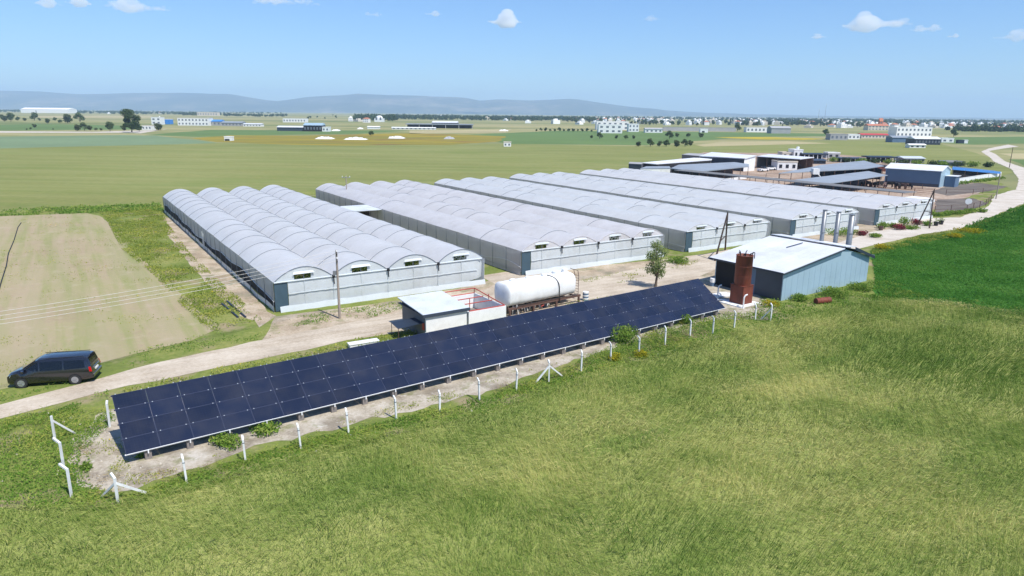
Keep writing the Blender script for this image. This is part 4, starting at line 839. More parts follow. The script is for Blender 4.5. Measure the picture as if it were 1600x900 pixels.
def far_block(label, x0, x1, yb, yt, depth, wall, roof='flat', roofm=None, win=None, name='house', cat='house', group=None, skew=0.0, band=None, door=None, tank=False):
    A, B = at(x0, yb), at(x1, yb + (yh(x1) - yh(x0))); d = B - A; wd = d.length; h = HC * (yb - yt) / (yb - yh(x0)); rz = math.atan2(d.y, d.x)
    o = thing(name, label, cat, A, rz, group)
    if roof == 'flat':
        MB().box(0, 0, 0, wd, depth, h).build('wall', wall, o)
        pr = MB()
        for q in ((-0.1, -0.1, wd + 0.1, 0.2), (-0.1, depth - 0.2, wd + 0.1, depth + 0.1), (-0.1, 0.202, 0.2, depth - 0.202), (wd - 0.2, 0.202, wd + 0.1, depth - 0.202)): pr.box(q[0], q[1], h + 0.002, q[2], q[3], h + 0.5)
        pr.build('parapet', roofm or wall, o)
    elif roof == 'gable':
        MB().hexa([(0, 0, 0), (wd, 0, 0), (wd, depth, 0), (0, depth, 0)], [(0, 0, h * 0.72), (wd, 0, h * 0.72), (wd, depth, h * 0.72), (0, depth, h * 0.72)]).build('wall', wall, o)
        MB().hexa([(-0.4, -0.5, h * 0.72 + .01), (wd + 0.4, -0.5, h * 0.72 + .01), (wd + 0.4, depth + 0.5, h * 0.72 + .01), (-0.4, depth + 0.5, h * 0.72 + .01)], [(-0.4, depth * 0.45, h), (wd + 0.4, depth * 0.45, h), (wd + 0.4, depth * 0.55, h), (-0.4, depth * 0.55, h)]).build('roof', roofm, o)
    elif roof == 'dome':
        MB().box(0, 0, 0, wd, depth, h * 0.55).build('wall', wall, o)
        MB().lathe([(wd * 0.4, h * 0.552), (wd * 0.4, h * 0.7), (wd * 0.33, h * 0.88), (wd * 0.18, h * 0.98), (wd * 0.02, h)], 16, (wd / 2, depth / 2)).build('dome', roofm, o, True)
    elif roof == 'open':
        MB().box(-0.3, -0.3, h * 0.8, wd + 0.3, depth + 0.3, h).build('roof', roofm, o); MB().box(0.2, depth * 0.5, 0, wd - 0.2, depth * 0.5 + 0.3, h * 0.795).build('back_wall', wall, o)
        for k in range(6): MB().tube((0.3 + k * (wd - 0.6) / 5, 0.2, 0), (0.3 + k * (wd - 0.6) / 5, 0.2, h * 0.8), 0.2, 6).build('post', W_, o)
    if win:
        nx, ny = win; hh = h * (0.72 if roof == 'gable' else 1.0); ww = wd / nx
        for j in range(ny):
            for i in range(nx):
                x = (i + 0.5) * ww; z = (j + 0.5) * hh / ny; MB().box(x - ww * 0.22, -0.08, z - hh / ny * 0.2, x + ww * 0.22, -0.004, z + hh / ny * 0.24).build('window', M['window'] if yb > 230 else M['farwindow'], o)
    if door: MB().box(wd * door - 1.5, -0.1, 0, wd * door + 1.5, -0.005, h * 0.5).build('door', M['window'], o)
    if band: MB().box(-0.05, -0.12, h * 0.78, wd * 0.5, -0.005, h * 0.98).build('sign_band', band, o)
    if tank: MB().tube((wd * 0.7, depth * 0.5, h), (wd * 0.7, depth * 0.5, h + 1.6), 0.7, 10).build('roof_tank', W_, o)
    return o
fb = far_block
fb('small white farmhouse with dark windows in the middle of the farmyard', 1214, 1245, 266, 253.5, 6, W_, 'flat', M['farcream'], (3, 1))
fb('white two-part house with a roof tank behind the farm canopy', 1240, 1254, 247, 235, 7, W_, 'flat', None, (2, 1), tank=True)
fb('cream low annex left of the white house behind the farm canopy', 1222, 1239, 246.5, 239, 6, M['farcream'], 'flat', None, (2, 1))
fb('long black open shed on the far side of the farmyard', 1256, 1292, 248, 240, 8, DK, 'open', M['navy'], None, 'shed', 'shed')
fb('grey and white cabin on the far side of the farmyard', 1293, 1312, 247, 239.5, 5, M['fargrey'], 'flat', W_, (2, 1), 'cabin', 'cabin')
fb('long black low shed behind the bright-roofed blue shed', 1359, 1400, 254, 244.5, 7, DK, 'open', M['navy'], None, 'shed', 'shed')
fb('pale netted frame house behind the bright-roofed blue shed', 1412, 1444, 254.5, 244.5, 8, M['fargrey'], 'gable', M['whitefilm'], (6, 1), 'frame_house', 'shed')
fb('low dark pen at the farm edge behind the blue-edged canopy', 1476, 1505, 259, 253.5, 5, M['darkwall'], 'flat', M['fargrey'], (3, 1), 'pen', 'shed')
wh = thing('white_hut', 'small white hut with one window beside the farthest greenhouse', 'hut', at(1438, 337), GZ)
MB().box(0, 0, 0, 3.2, 3.4, 3.1).build('wall', W_, wh); MB().box(-0.2, -0.2, 3.102, 3.4, 3.6, 3.25).build('roof', W_, wh); MB().box(0.2, -0.06, 2.0, 1.3, -0.003, 2.7).build('window', M['window'], wh); MB().box(1.9, -0.05, 0, 2.9, -0.003, 2.1).build('door', M['whitec'], wh); MB().box(3.42, -0.1, 2.4, 4.4, 0.3, 2.9).build('air_unit', M['white'], wh)
g5 = Matrix.Translation((63.3, 120.6, 0)) @ Matrix.Rotation(GZ, 4, 'Z')
sr = thing('shade_roof', 'flat dark grey net roof along the far side of the last greenhouse', 'canopy', g5 @ Vector((20.3, 6, 0)), GZ)
MB().box(0, 0, 4.0, 4.5, 62, 4.12).build('roof', M['greywall'], sr)
for k in range(13):
    for x in (0.1, 4.4): MB().tube((x, 0.5 + k * 5, 0), (x, 0.5 + k * 5, 4.0), 0.06, 6).build('post', M['brownsteel'], sr)
# cattle yard rails
def rail_fence(label, pts, h, mat, name='cattle_fence', nr=3, sp=3.0):
    P = [at(*p) for p in pts]; o = thing(name, label, 'fence', P[0])
    for a, b in zip(P[:-1], P[1:]):
        n = max(1, int((b - a).length / sp))
        for k in range(n): q = a.lerp(b, k / n) - P[0]; MB().bar(q, q + Vector((0, 0, h)), 0.1).build('post', mat, o)
        for r in range(nr): z = h * (r + 1) / nr - 0.06; MB().bar(a - P[0] + Vector((0, 0, z)), b - P[0] + Vector((0, 0, z)), 0.06).build('rail', mat, o)
rail_fence('rust-brown cattle rails in front of the blue shed', [(1345, 296), (1400, 300), (1458, 305)], 1.4, M['rust'])
rail_fence('second line of rust-brown cattle rails nearer the blue shed wall', [(1370, 291), (1420, 294), (1462, 297)], 1.3, M['brownsteel'])
rail_fence('dark post and wire fence around the garden plot by the track', [(1460, 333), (1510, 331), (1540, 322), (1551, 312)], 1.5, M['brownsteel'], 'plot_fence', 2, 4)
rail_fence('thin fence between the two garden plots', [(1478, 304), (1520, 304), (1550, 300)], 1.3, M['brownsteel'], 'plot_fence', 2, 4)
rail_fence('black steel handling frame at the near edge of the farmyard', [(1196, 284), (1216, 284.5), (1232, 287)], 2.4, M['black'], 'handling_fence', 2, 5)
for k, (px, lb) in enumerate((((1156, 259), 'white parked pickup beside the white farmhouse'), ((1195, 263), 'white van parked between the farm sheds'))):
    o = thing('pickup', lb, 'vehicle', at(1192 + 0 * px[0] if k else 1203, 266 + 2 * k), R(35)); MB().hexa([(-2.3, -.85, .4), (2.3, -.85, .4), (2.3, .85, .4), (-2.3, .85, .4)], [(-2.3, -.85, 1.05), (2.2, -.85, 0.95), (2.2, .85, 0.95), (-2.3, .85, 1.05)]).build('body', W_, o)
    MB().hexa([(-0.6, -.78, 1.04), (1.2, -.78, 1.0), (1.2, .78, 1.0), (-.6, .78, 1.04)], [(-.4, -.65, 1.7), (0.6, -.65, 1.7), (0.6, .65, 1.7), (-.4, .65, 1.7)]).build('cab', M['window'], o)
    for x in (-1.5, 1.4):
        for s in (-1, 1): MB().tube((x, s * .7, .35), (x, s * .88, .35), .35, 12).build('wheel', M['black'], o)

wt = thing('tank_stand', 'white square tank on a thin steel stand above the grey cattle canopy', 'tank', at(1271, 292)); 
for q in ((-0.7, -0.7), (0.7, -0.7), (-0.7, 0.7), (0.7, 0.7)): MB().tube((q[0], q[1], 0), (q[0] * .9, q[1] * .9, 3.4), 0.05, 6).build('leg', M['brownsteel'], wt)
MB().box(-0.85, -0.85, 3.4, 0.85, 0.85, 4.9).build('tank', W_, wt); MB().path([(0.5, -0.9, 3.5), (1.2, -1.2, 2.6), (2.2, -1.8, 1.4)], 0.12, 8).build('pipe', W_, wt)
fb('dark timber pen between the cattle barn and the far shrubs', 1313, 1352, 253.5, 246.5, 6, DK, 'open', M['darkwall'], None, 'pen', 'shed')
fb('rust-brown store under the end of the grey cattle barn', 1371, 1386, 268, 260.5, 5, M['rust'], 'flat', M['navy'], None, 'store', 'shed')
fb('dark feed store behind the flat white canopy', 1258, 1290, 256, 248.5, 6, M['navy'], 'gable', M['darkwall'], (4, 1), 'store', 'shed')
cr = random.Random(4)
for k in range(14):
    q = at(1300 + k * 9 + cr.uniform(-3, 3), 291 + 0.35 * k + cr.uniform(-2, 2)); o = thing('cow', f'dark cow, {ordn[k]} from the left in the pens behind the last greenhouse', 'cow', q, cr.uniform(0, 6), 'cattle in the pens')
    sk = bpy.data.meshes.new('body'); vs = [(-0.85, 0, 1.18), (-0.2, 0, 1.12), (0.55, 0, 1.18), (0.95, 0, 1.42), (1.35, 0, 1.30), (-0.75, 0.2, 0.65), (-0.8, 0.2, 0.0), (-0.75, -0.2, 0.65), (-0.8, -0.2, 0.0), (0.55, 0.2, 0.6), (0.55, 0.2, 0.0), (0.55, -0.2, 0.6), (0.55, -0.2, 0.0), (-0.95, 0, 1.0), (-1.0, 0, 0.5)]
    sk.from_pydata(vs, [(0, 1), (1, 2), (2, 3), (3, 4), (0, 5), (5, 6), (0, 7), (7, 8), (2, 9), (9, 10), (2, 11), (11, 12), (0, 13), (13, 14)], []); sk.materials.append(M['blackin'] if k % 3 else M['brownsteel'])
    ob = link('body', sk, o); sm = ob.modifiers.new('skin', 'SKIN'); rad = [.36, .40, .36, .22, .16, .14, .07, .14, .07, .13, .07, .13, .07, .05, .03]
    for vv, r_ in zip(sk.skin_vertices[0].data, rad): vv.radius = (r_ * .8, r_)
    sk.skin_vertices[0].data[1].use_root = True

# ------------------------------------------------------------------ far buildings on the plain
fb('very long white warehouse at the foot of the hills on the left', 33, 107, 176.2, 168, 60, W_, 'gable', M['farwhite'], None, 'warehouse', 'warehouse', door=0.32)
fb('white house with a small roof tower left of the blue shed', 237, 252, 194.5, 183.5, 10, W_, 'flat', None, (2, 2), tank=True)
fb('bright blue shed beside the white house', 252.5, 266, 194, 186.5, 9, M['bluetrim'], 'flat', W_, None, 'shed', 'shed', door=0.3)
fb('small white flat building under the big ragged tree', 222, 237, 203, 196.5, 8, W_, 'flat', M['farcream'], (3, 1))
fb('long white two-storey building with rows of windows', 278, 326, 196, 184.5, 14, W_, 'flat', M['farcream'], (9, 2), 'building', 'building')
fb('blue-roofed workshop joined to the long white building', 326.5, 345, 196.3, 187, 14, M['fargrey'], 'gable', M['bluetrim'], (3, 1), 'workshop', 'building')
fb('grey sloped hall right of the blue-roofed workshop', 346, 378, 197, 189.5, 14, M['fargrey'], 'gable', M['zincfar'], (6, 1), 'hall', 'building')
fb('low white sheds right of the grey sloped hall', 380, 408, 197.5, 192.5, 10, W_, 'gable', M['zincwhite'], (6, 1), 'shed', 'shed')
fb('pale long building in front of the tree belt', 308, 340, 180.8, 175.5, 20, M['farcream'], 'flat', None, (8, 1), 'building', 'building')
fb('low white building left of the cattle shed with the raised roof', 442, 478, 191, 185.5, 14, W_, 'flat', None, (8, 1), 'building', 'building')
fb('white low shed wing with dark openings in the far field', 433, 474, 204.5, 196.5, 12, M['darkwall'], 'gable', M['zincwhite'], None, 'shed', 'shed')
fb('far cattle shed with a raised pale blue roof', 474.5, 503, 205.2, 192, 14, DK, 'gable', M['bluewall'], (6, 1), 'shed', 'shed')
fb('small white walled yard building beside the raised-roof shed', 503.5, 514, 205.5, 199, 8, W_, 'flat', None, (2, 1), 'shed', 'shed')
fb('white cabin with a dark window in the yellow flower field', 350.5, 362, 220, 214.2, 4, W_, 'flat', None, None, 'cabin', 'cabin', door=0.4)
fb('white block standing alone at the edge of the olive field', 787, 798.5, 229, 222.8, 4, W_, 'flat', M['farcream'], (2, 1), 'cabin', 'cabin')
fb('white domed chapel at the edge of the woods', 585, 598, 190.5, 180.5, 20, W_, 'dome', W_, (2, 1), 'chapel', 'chapel')
fb('long low blue-grey canopy with a dark open front', 634, 738, 200, 193, 24, DK, 'open', M['zincfar'], None, 'canopy', 'canopy')
fb('pale domed roof hall behind the long low canopy', 675, 714, 198, 189, 30, DK, 'gable', M['zincwhite'], None, 'hall', 'building')
fb('long white wall and sheds before the long canopy', 612, 680, 202, 198.3, 8, W_, 'gable', M['farwhite'], (10, 1), 'shed', 'shed')
fb('white tent-like shed in the dry field', 574, 592, 201.5, 197, 9, W_, 'gable', M['farwhite'], None, 'shed', 'shed')
fb('two-storey white apartment block with dark windows at the field edge', 935, 972, 208, 195, 12, W_, 'flat', None, (4, 2), 'apartment_block', 'building')
fb('flat overhanging roof storey of the white apartment block', 932, 982, 202.5, 190.2, 16, W_, 'flat', M['farwhite'], (6, 2), 'building', 'building')
fb('white wing at the right of the apartment block', 982, 998, 206, 194, 12, W_, 'flat', None, (3, 2), 'building', 'building')
fb('grey-roofed white house right of the apartment block', 1008, 1035, 207.3, 199.5, 9, W_, 'gable', M['fargrey'], (4, 1))
fb('long grey wall at the edge of the green field', 1036, 1150, 204.5, 199, 3, M['fargrey'], 'flat', None, None, 'boundary_wall', 'wall')
fb('small white hut with a dark window alone in the green field', 1094, 1106, 207, 202, 4, W_, 'flat', None, None, 'hut', 'hut', door=0.4)
fb('long white low house with red doors at the town edge', 1166, 1220, 206.5, 199, 10, W_, 'flat', M['farcream'], (9, 1))
fb('grey gabled hall at the town edge', 1205, 1235, 208.5, 197, 14, M['fargrey'], 'gable', M['fargrey'], None, 'hall', 'building')
fb('grey block store with white end in the right-hand field', 1297, 1324, 218.5, 210, 9, M['fargrey'], 'flat', None, (4, 1), 'store', 'building')
fb('white low house right of the grey block store', 1325, 1343, 217.5, 210.5, 8, W_, 'flat', None, (3, 1))
fb('long shed with a red roof in the right-hand field', 1346, 1388, 216, 208.5, 10, M['farcream'], 'gable', M['redroof'], (8, 1), 'shed', 'shed')
fb('grey-blue sheet-metal shed right of the red-roofed shed', 1394, 1428, 222.5, 212, 10, M['bluepaint'], 'gable', M['zincfar'], None, 'shed', 'shed')
fb('wide white-roofed shed with dark open front in the right-hand field', 1429, 1469, 226, 213.5, 12, M['navy'], 'gable', M['zincwhite'], (8, 1), 'shed', 'shed')
fb('white cabin with a dark opening in front of the white-roofed shed', 1421, 1446, 231, 224.5, 5, W_, 'gable', M['farwhite'], (3, 1), 'cabin', 'cabin')
fb('white low shed right of the wide white-roofed shed', 1471, 1490, 222.5, 216.5, 8, W_, 'flat', None, (2, 1), 'shed', 'shed')
fb('dark blue container in the right-hand field', 1497, 1506, 224, 219.5, 3, M['navy'], 'flat', None, None, 'container', 'container')
fb('white container beside the dark blue one', 1506.5, 1512, 224, 219.5, 3, W_, 'flat', None, None, 'container', 'container')
fb('large white building complex behind the grey-blue shed', 1400, 1455, 213.5, 199, 16, M['farwhite'], 'flat', None, (9, 2), 'building', 'building')
fb('terracotta and white church-like house with a pointed tower', 1356, 1388, 203.5, 193.5, 14, M['farcream'], 'gable', M['tile'], (6, 2))
fb('narrow pink tower above the terracotta house', 1373, 1378, 203, 184.5, 5, M['tile'], 'gable', M['tile'], (1, 3), 'tower', 'tower')
for x, yt, lb in ((1288.5, 162.5, 'taller thin red mast on the skyline'), (1278.5, 170, 'shorter thin mast on the skyline')):
    yb = 187; A = at(x, yb); h = HC * (yb - yt) / (yb - yh(x)); o = thing('mast', lb, 'mast', A); MB().tube((0, 0, 0), (0, 0, h), 1.0, 6, 0.5).build('mast', M['brownsteel'], o)
    MB().box(-2, -0.6, h - 6, 2, 0.6, h - 4).build('antenna', M['white'], o)
# the town: small white flat-roofed houses
def house_mesh(k):
    r = random.Random(k); wd, dp, h = r.uniform(9, 15), r.uniform(8, 12), r.choice([3.5, 4, 6.5, 7]); b = MB().box(-wd / 2, -dp / 2, 0, wd / 2, dp / 2, h, 0)
    if k in (3, 8): b.hexa([(-wd / 2 - .4, -dp / 2 - .4, h), (wd / 2 + .4, -dp / 2 - .4, h), (wd / 2 + .4, dp / 2 + .4, h), (-wd / 2 - .4, dp / 2 + .4, h)], [(-wd / 2 + 2, -.3, h + 2.2), (wd / 2 - 2, -.3, h + 2.2), (wd / 2 - 2, .3, h + 2.2), (-wd / 2 + 2, .3, h + 2.2)], 2)
    else:
        b.box(-wd * .2, -dp * .2, h, wd * .25, dp * .3, h + 2.6, 0); b.tube((wd * .35, 0, h), (wd * .35, 0, h + 1.5), .7, 8, m=0)
    for j in range(2 if h > 5 else 1):
        for i in range(3):
            x = -wd / 2 + (i + .5) * wd / 3; z = 1.0 + 3.1 * j; b.box(x - 0.8, -dp / 2 - 0.06, z, x + 0.8, -dp / 2 + .02, z + 1.6, 1); b.box(wd / 2 - .02, (i - 1) * dp / 3.2 - .7, z, wd / 2 + .06, (i - 1) * dp / 3.2 + .7, z + 1.5, 1)
    wm = [M['farwhite'], M['farwhite'], M['farcream'], M['white']][k % 4]
    return b.mesh('house', [wm, M['farwindow'], M['tile']])
HM = [house_mesh(k) for k in range(10)]
hr = random.Random(5); placed = []
tries = 0
while len(placed) < 290 and tries < 6000:
    tries += 1
    x = hr.uniform(880, 1660)
    lo, hi = (6, 15) if x < 1000 else ((5.5, 16) if x < 1250 else (6, 18))
    off = hi - (hi - lo) * hr.random() ** 0.8
    if x < 1000 and hr.random() < 0.5: continue
    p = at(x, yh(x) + off)
    if any((p - q).length < 13 for q in placed): continue
    placed.append(p)
    o = link('house', HM[hr.randrange(10)], None, p, R(hr.choice([0, 20, 35, 50, 70, 90]) + hr.uniform(-6, 6)))
    o.scale = (0.95, 0.95, 0.95)
    zone = 'behind the apartment block' if x < 1130 else ('in the middle of the town' if x < 1370 else 'at the right end of the town')
    tag(o, f'tiny white flat-roofed town house {zone} near the skyline', 'house', f'town houses {zone}')
k = 0
for (x, y) in [(47, 172), (170, 176.5), (238, 176), (250, 176.3), (690, 181), (712, 182), (760, 186), (790, 187), (800, 186), (825, 191), (868, 192), (905, 193), (560, 188.5), (573, 190), (548, 188)]:
    o = link('house', HM[k % 10], None, at(x, y + 1.5), R(20 * k)); tag(o, 'tiny white farm building scattered on the far plain left of the town', 'house', 'scattered far farm buildings'); k += 1
# rubble heaps
for k, (x, y, wd, lb) in enumerate(((508, 217, 26, 'low heap of white rubble at the left of the flower field'), (556, 218, 34, 'long heap of white rubble in the flower field'), (620, 216, 24, 'flat heap of pale rubble right of the long one'), (702, 217, 16, 'small dark and white scrap heap in the field'), (787, 204.5, 14, 'pale heap at the edge of the dry field'), (525, 204.5, 12, 'pale heap beside the raised-roof shed'), (563, 201.5, 8, 'tiny pale heap in the dry field'))):
    p = at(x, y); r_ = random.Random(k); ww = wd * p.y / F
    b = MB().grid(lambda u, v: (ww * (u - .5), 5 * (v - .5) * 2, 1.6 * math.sin(math.pi * u) ** .5 * math.sin(math.pi * v) ** .6 * (0.5 + r_.random() * 0.7)), 14, 6)
    o = thing('rubble_heap', lb, 'rubble', p); b.build('heap', M['whitec'] if k != 3 else M['fargrey'], o)
    for q in range(5): x_, y_ = r_.uniform(-.4, .4) * ww, r_.uniform(-3, 3); s_ = r_.uniform(.4, .9); MB().box(x_ - s_, y_ - s_ * .6, 0, x_ + s_, y_ + s_ * .6, s_ * 1.6).build('stone', M['whitec'], o)

# ------------------------------------------------------------------ trees and bushes
M['leaf_olive'] = leafmat('olive_leaves', lin(62, 76, 48), lin(92, 106, 70), lin(136, 144, 104), 0.5, 0.25)
M['leaf_pale'] = leafmat('pale_olive_leaves', lin(96, 112, 62), lin(130, 146, 88), lin(172, 180, 124), 0.5, 0.4)
M['leaf_far'] = leafmat('far_tree_leaves', lin(60, 80, 52), lin(88, 108, 68), lin(130, 142, 98), 0.3, 0.25)
M['leaf_dark'] = leafmat('dark_leaves', lin(44, 62, 40), lin(68, 88, 54), lin(104, 120, 78), 0.3, 0.25)
M['leaf_mid'] = leafmat('mid_leaves', lin(78, 112, 44), lin(118, 150, 62), lin(172, 182, 92), 0.9, 0.4)
M['leaf_yel'] = leafmat('yellow_flower_leaves', lin(110, 130, 44), lin(170, 164, 50), lin(226, 200, 50), 0.6, 0.4)
M['leaf_red'] = leafmat('red_flower_leaves', lin(66, 74, 40), lin(120, 60, 70), lin(190, 70, 90), 1.2, 0.25)
M['bark'] = pm('bark', lin(98, 84, 70), 0.9, var=0.2, scale=5, bmp=0.4)
def crown_pts(r, n, blobs):
    out = []
    for (c, rad, w_) in blobs:
        k = int(n * w_); d = r.normal(size=(k, 3)); d /= np.linalg.norm(d, axis=1)[:, None]; out.append(np.array(c) + d * np.array(rad) * (r.random((k, 1)) ** 0.45))
    return np.concatenate(out)
def tree_meshes(seed, h, w_, n, leaf, mat, trunk_h=0.3, shape='round'):
    """unit builders: trunk with limbs, ragged crown of leaf clumps"""
    r = np.random.default_rng(seed); blobs = []; tb = MB(); top = Vector((0, 0, h * (trunk_h + 0.25)))
    tb.tube((0, 0, -0.1), (0.02 * h, 0, h * trunk_h), h * 0.03, 8, h * 0.022); fork = Vector((0.02 * h, 0, h * trunk_h))
    nb = 9 if shape == 'round' else 7
    for k in range(nb):
        a = k * 2.4 + r.uniform(-.4, .4)
        if shape == 'cypress': c = Vector((r.uniform(-.1, .1) * w_, r.uniform(-.1, .1) * w_, h * (0.18 + 0.78 * k / nb))); rad = (w_ * .5 * (1 - 0.8 * k / nb), w_ * .5 * (1 - 0.8 * k / nb), h * .12)
        elif shape == 'low':
            q = r.uniform(0.1, 0.62); c = Vector((math.cos(a) * w_ * .5 * q, math.sin(a) * w_ * .5 * q, h * r.uniform(0.25, 0.78))); s = r.uniform(0.17, 0.28); rad = (w_ * s, w_ * s, h * s * 0.85)
        elif shape == 'tall':
            c = Vector((math.cos(a) * w_ * .5 * r.uniform(.1, .6), math.sin(a) * w_ * .5 * r.uniform(.1, .6), h * (0.30 + 0.58 * k / (nb - 1)))); rad = (w_ * .24, w_ * .24, h * .13)
        else:
            q = r.uniform(0.25, 0.62); c = Vector((math.cos(a) * w_ * .5 * q, math.sin(a) * w_ * .5 * q, h * r.uniform(trunk_h + 0.12, 0.86))); s = r.uniform(0.16, 0.30); rad = (w_ * s, w_ * s, h * s * 0.62)
        tb.tube(fork, c, h * 0.013, 5, h * 0.005); blobs.append((tuple(c), rad, 1 / nb))
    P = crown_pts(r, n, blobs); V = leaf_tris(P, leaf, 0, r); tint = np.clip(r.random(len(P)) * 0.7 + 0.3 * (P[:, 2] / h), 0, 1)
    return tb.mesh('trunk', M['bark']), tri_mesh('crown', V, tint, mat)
def plant(meshes, label, cat, p, s=1.0, rz=0.0, group=None, name='tree', sz=None):
    o = thing(name, label, cat, p, rz, group); o.scale = (s, s, s * (sz or 1.0)); link('trunk', meshes[0], o); link('crown', meshes[1], o); return o
T_round = [tree_meshes(20 + k, 6, 6.0, 1000, 0.40, M['leaf_far'] if k % 2 else M['leaf_olive'], 0.10, 'low') for k in range(4)]
T_cyp = [tree_meshes(40 + k, 9, 2.6, 500, 0.4, M['leaf_dark'], 0.08, 'cypress') for k in range(2)]
BIG = tree_meshes(60, 22, 20, 5200, 0.75, M['leaf_dark'], 0.16)
def hpx(x, yb, dpx): return HC * dpx / (yb - yh(x))
plant(BIG, 'biggest ragged dark tree on the far plain at the left', 'tree', at(206, 207), hpx(206, 207, 36) / 22)
def far_tree(x, y, dpx, label, group, k, cyp=False):
    s = 1.3 * hpx(x, y, dpx) / (9 if cyp else 6); plant((T_cyp if cyp else T_round)[k % (2 if cyp else 4)], label, 'tree', at(x, y), s, k * 1.3, group, 'cypress_tree' if cyp else 'tree', 1.0 if cyp else 0.9)
L1 = [(121, 204.5, 12), (132, 204, 12), (141, 204, 8), (150, 204, 4.5), (158, 204, 4.5), (172, 205, 14), (194, 204.5, 8), (218, 205.5, 10), (248, 203.5, 13)]
for k, (x, y, d) in enumerate(L1): far_tree(x, y, d, f'{ordn[k]} roadside tree from the left along the white track near the biggest tree', 'trees along the far white track', k)
L2 = [(106, 192.5, 17), (125, 191, 14), (75, 193, 8), (94, 192.5, 6), (54, 199.5, 7), (17, 190, 13), (7, 190, 11), (28, 189, 7), (39, 189, 6), (54, 188.5, 12), (62, 189, 5), (86, 189, 6), (42, 203, 3.4), (48, 202.5, 3.4), (83, 203, 2.5)]
for k, (x, y, d) in enumerate(L2): far_tree(x, y, d, 'dark bushy tree in the fields below the long white warehouse', 'trees below the long white warehouse', k)
L3 = [(924, 216, 5.5), (937, 217, 10), (963, 217, 6), (978, 217.5, 7), (990, 217, 6.5), (1046, 217, 12), (1058, 214.5, 7), (1075, 214.5, 7), (1095, 215, 9)]
for k, (x, y, d) in enumerate(L3): far_tree(x, y, d, f'{ordn[k]} round bush from the left in the green field before the apartment block', 'bushes in the green field', k)
L4 = [(997, 229, 9.5), (1016, 229, 12), (1030, 229, 9), (1041, 229, 11), (1057, 229.7, 13), (1070, 229, 11), (1079, 228, 9)]
for k, (x, y, d) in enumerate(L4): far_tree(x, y, d, f'{ordn[k]} grey-green bush from the left in the near row above the farm', 'row of bushes above the farm', k)
for k in range(13): far_tree(838 + k * 7.2, 205 + 0.08 * k, 4 + (k % 3), 'small dark orchard tree in the row left of the apartment block', 'orchard row left of the apartment block', k)
far_tree(1152.5, 205, 11, 'dark round tree at the end of the long grey wall', 'town edge trees', 1); far_tree(580, 212, 8, 'broad dark shrub among the rubble heaps', 'shrubs on the plain', 3); far_tree(1290, 211, 10, 'dark tree left of the grey block store', 'town edge trees', 3)
far_tree(1490, 214, 12, 'broad dark tree behind the white low shed on the right', 'town edge trees', 1)
tr = random.Random(9); cnt = 0
for k in range(260):
    x = tr.uniform(880, 1660) if k < 235 else tr.uniform(440, 900); off = tr.uniform(5, 17) if k < 235 else tr.uniform(6, 12); y = yh(x) + off; cyp = tr.random() < 0.28
    zone = 'left of the town' if x < 900 else ('behind the apartment block' if x < 1130 else ('in the middle of the town' if x < 1370 else 'at the right end of the town'))
    hm = tr.uniform(6, 12) if not cyp else tr.uniform(9, 15); p = at(x, y)
    plant((T_cyp if cyp else T_round)[k % (2 if cyp else 4)], f'tiny dark {"pointed cypress" if cyp else "round tree"} among the houses {zone}' if x > 900 else f'tiny dark {"pointed cypress" if cyp else "round tree"} on the plain {zone}', 'tree', p, hm / (9 if cyp else 6), k, f'{"cypresses" if cyp else "trees"} {zone}', 'cypress_tree' if cyp else 'tree')
# woods that read as one mass
def woods(label, areas, seed):
    r = np.random.default_rng(seed); PP = []; TT = []
    for (x0, x1, o0, o1, n, hh) in areas:
        for _ in range(n):
            x = r.uniform(x0, x1); p = at(x, yh(x) + r.uniform(o0, o1)); k = 34; h = hh * r.uniform(.6, 1.3); d = r.normal(size=(k, 3)); d /= np.linalg.norm(d, axis=1)[:, None]
            PP.append(np.array([p.x, p.y, h * .5]) + d * np.array([h * .6, h * .6, h * .5]) * r.random((k, 1)) ** .4); TT.append(np.clip(r.random(k) * .6 + .3 * r.random(), 0, 1))
    P = np.concatenate(PP); o = link('woodland', tri_mesh('woodland', leaf_tris(P, 3.2, 0, r), np.concatenate(TT), M['leaf_dark'])); tag(o, label, 'woods', kind='stuff')
woods('dark belts of far trees along the foot of the hills and behind the town', [(105, 300, 5.0, 7.5, 170, 9), (0, 30, 4.5, 6.5, 30, 9), (285, 345, 6, 9, 50, 9), (345, 450, 7, 9.5, 70, 7), (555, 620, 9, 14, 130, 11), (600, 930, 6, 11.5, 620, 9), (930, 1250, 4.5, 7, 260, 9), (1200, 1640, 4.5, 8.5, 520, 10), (1640, 1900, 4.5, 8, 120, 10), (-300, 0, 5, 9, 120, 9), (0, 440, 3.6, 4.6, 150, 9), (1480, 1640, 19, 21, 90, 6), (950, 1640, 7, 15, 330, 6), (1150, 1290, 9, 13, 70, 8)], 3)

# small tree by the yard
ST_ = tree_meshes(74, 5.3, 3.0, 2600, 0.115, M['leaf_pale'], 0.22, 'tall')
plant(ST_, 'thin grey-green young tree on the dirt yard behind the solar panels', 'tree', at(1024, 449), 1.0, 0.4)
def bush(px, rad, h, mat, label, n=420, leaf=0.11, group=None, name='bush', seed=None):
    r = np.random.default_rng(int(px[0] * 7 + px[1])); blobs = [((r.uniform(-.4, .4) * rad, r.uniform(-.4, .4) * rad, h * r.uniform(.3, .65)), (rad * .6, rad * .6, h * .42), .2) for _ in range(5)]
    P = crown_pts(r, n, blobs); P[:, 2] = np.abs(P[:, 2]); o = thing(name, label, 'bush', at(*px), 0, group)
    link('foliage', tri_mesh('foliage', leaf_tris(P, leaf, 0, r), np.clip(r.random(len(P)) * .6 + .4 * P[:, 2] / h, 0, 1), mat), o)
    st = MB()
    for k in range(4): st.tube((0, 0, 0), (r.uniform(-.5, .5) * rad, r.uniform(-.5, .5) * rad, h * .6), 0.025, 5, 0.01)
    st.build('stem', M['bark'], o); return o
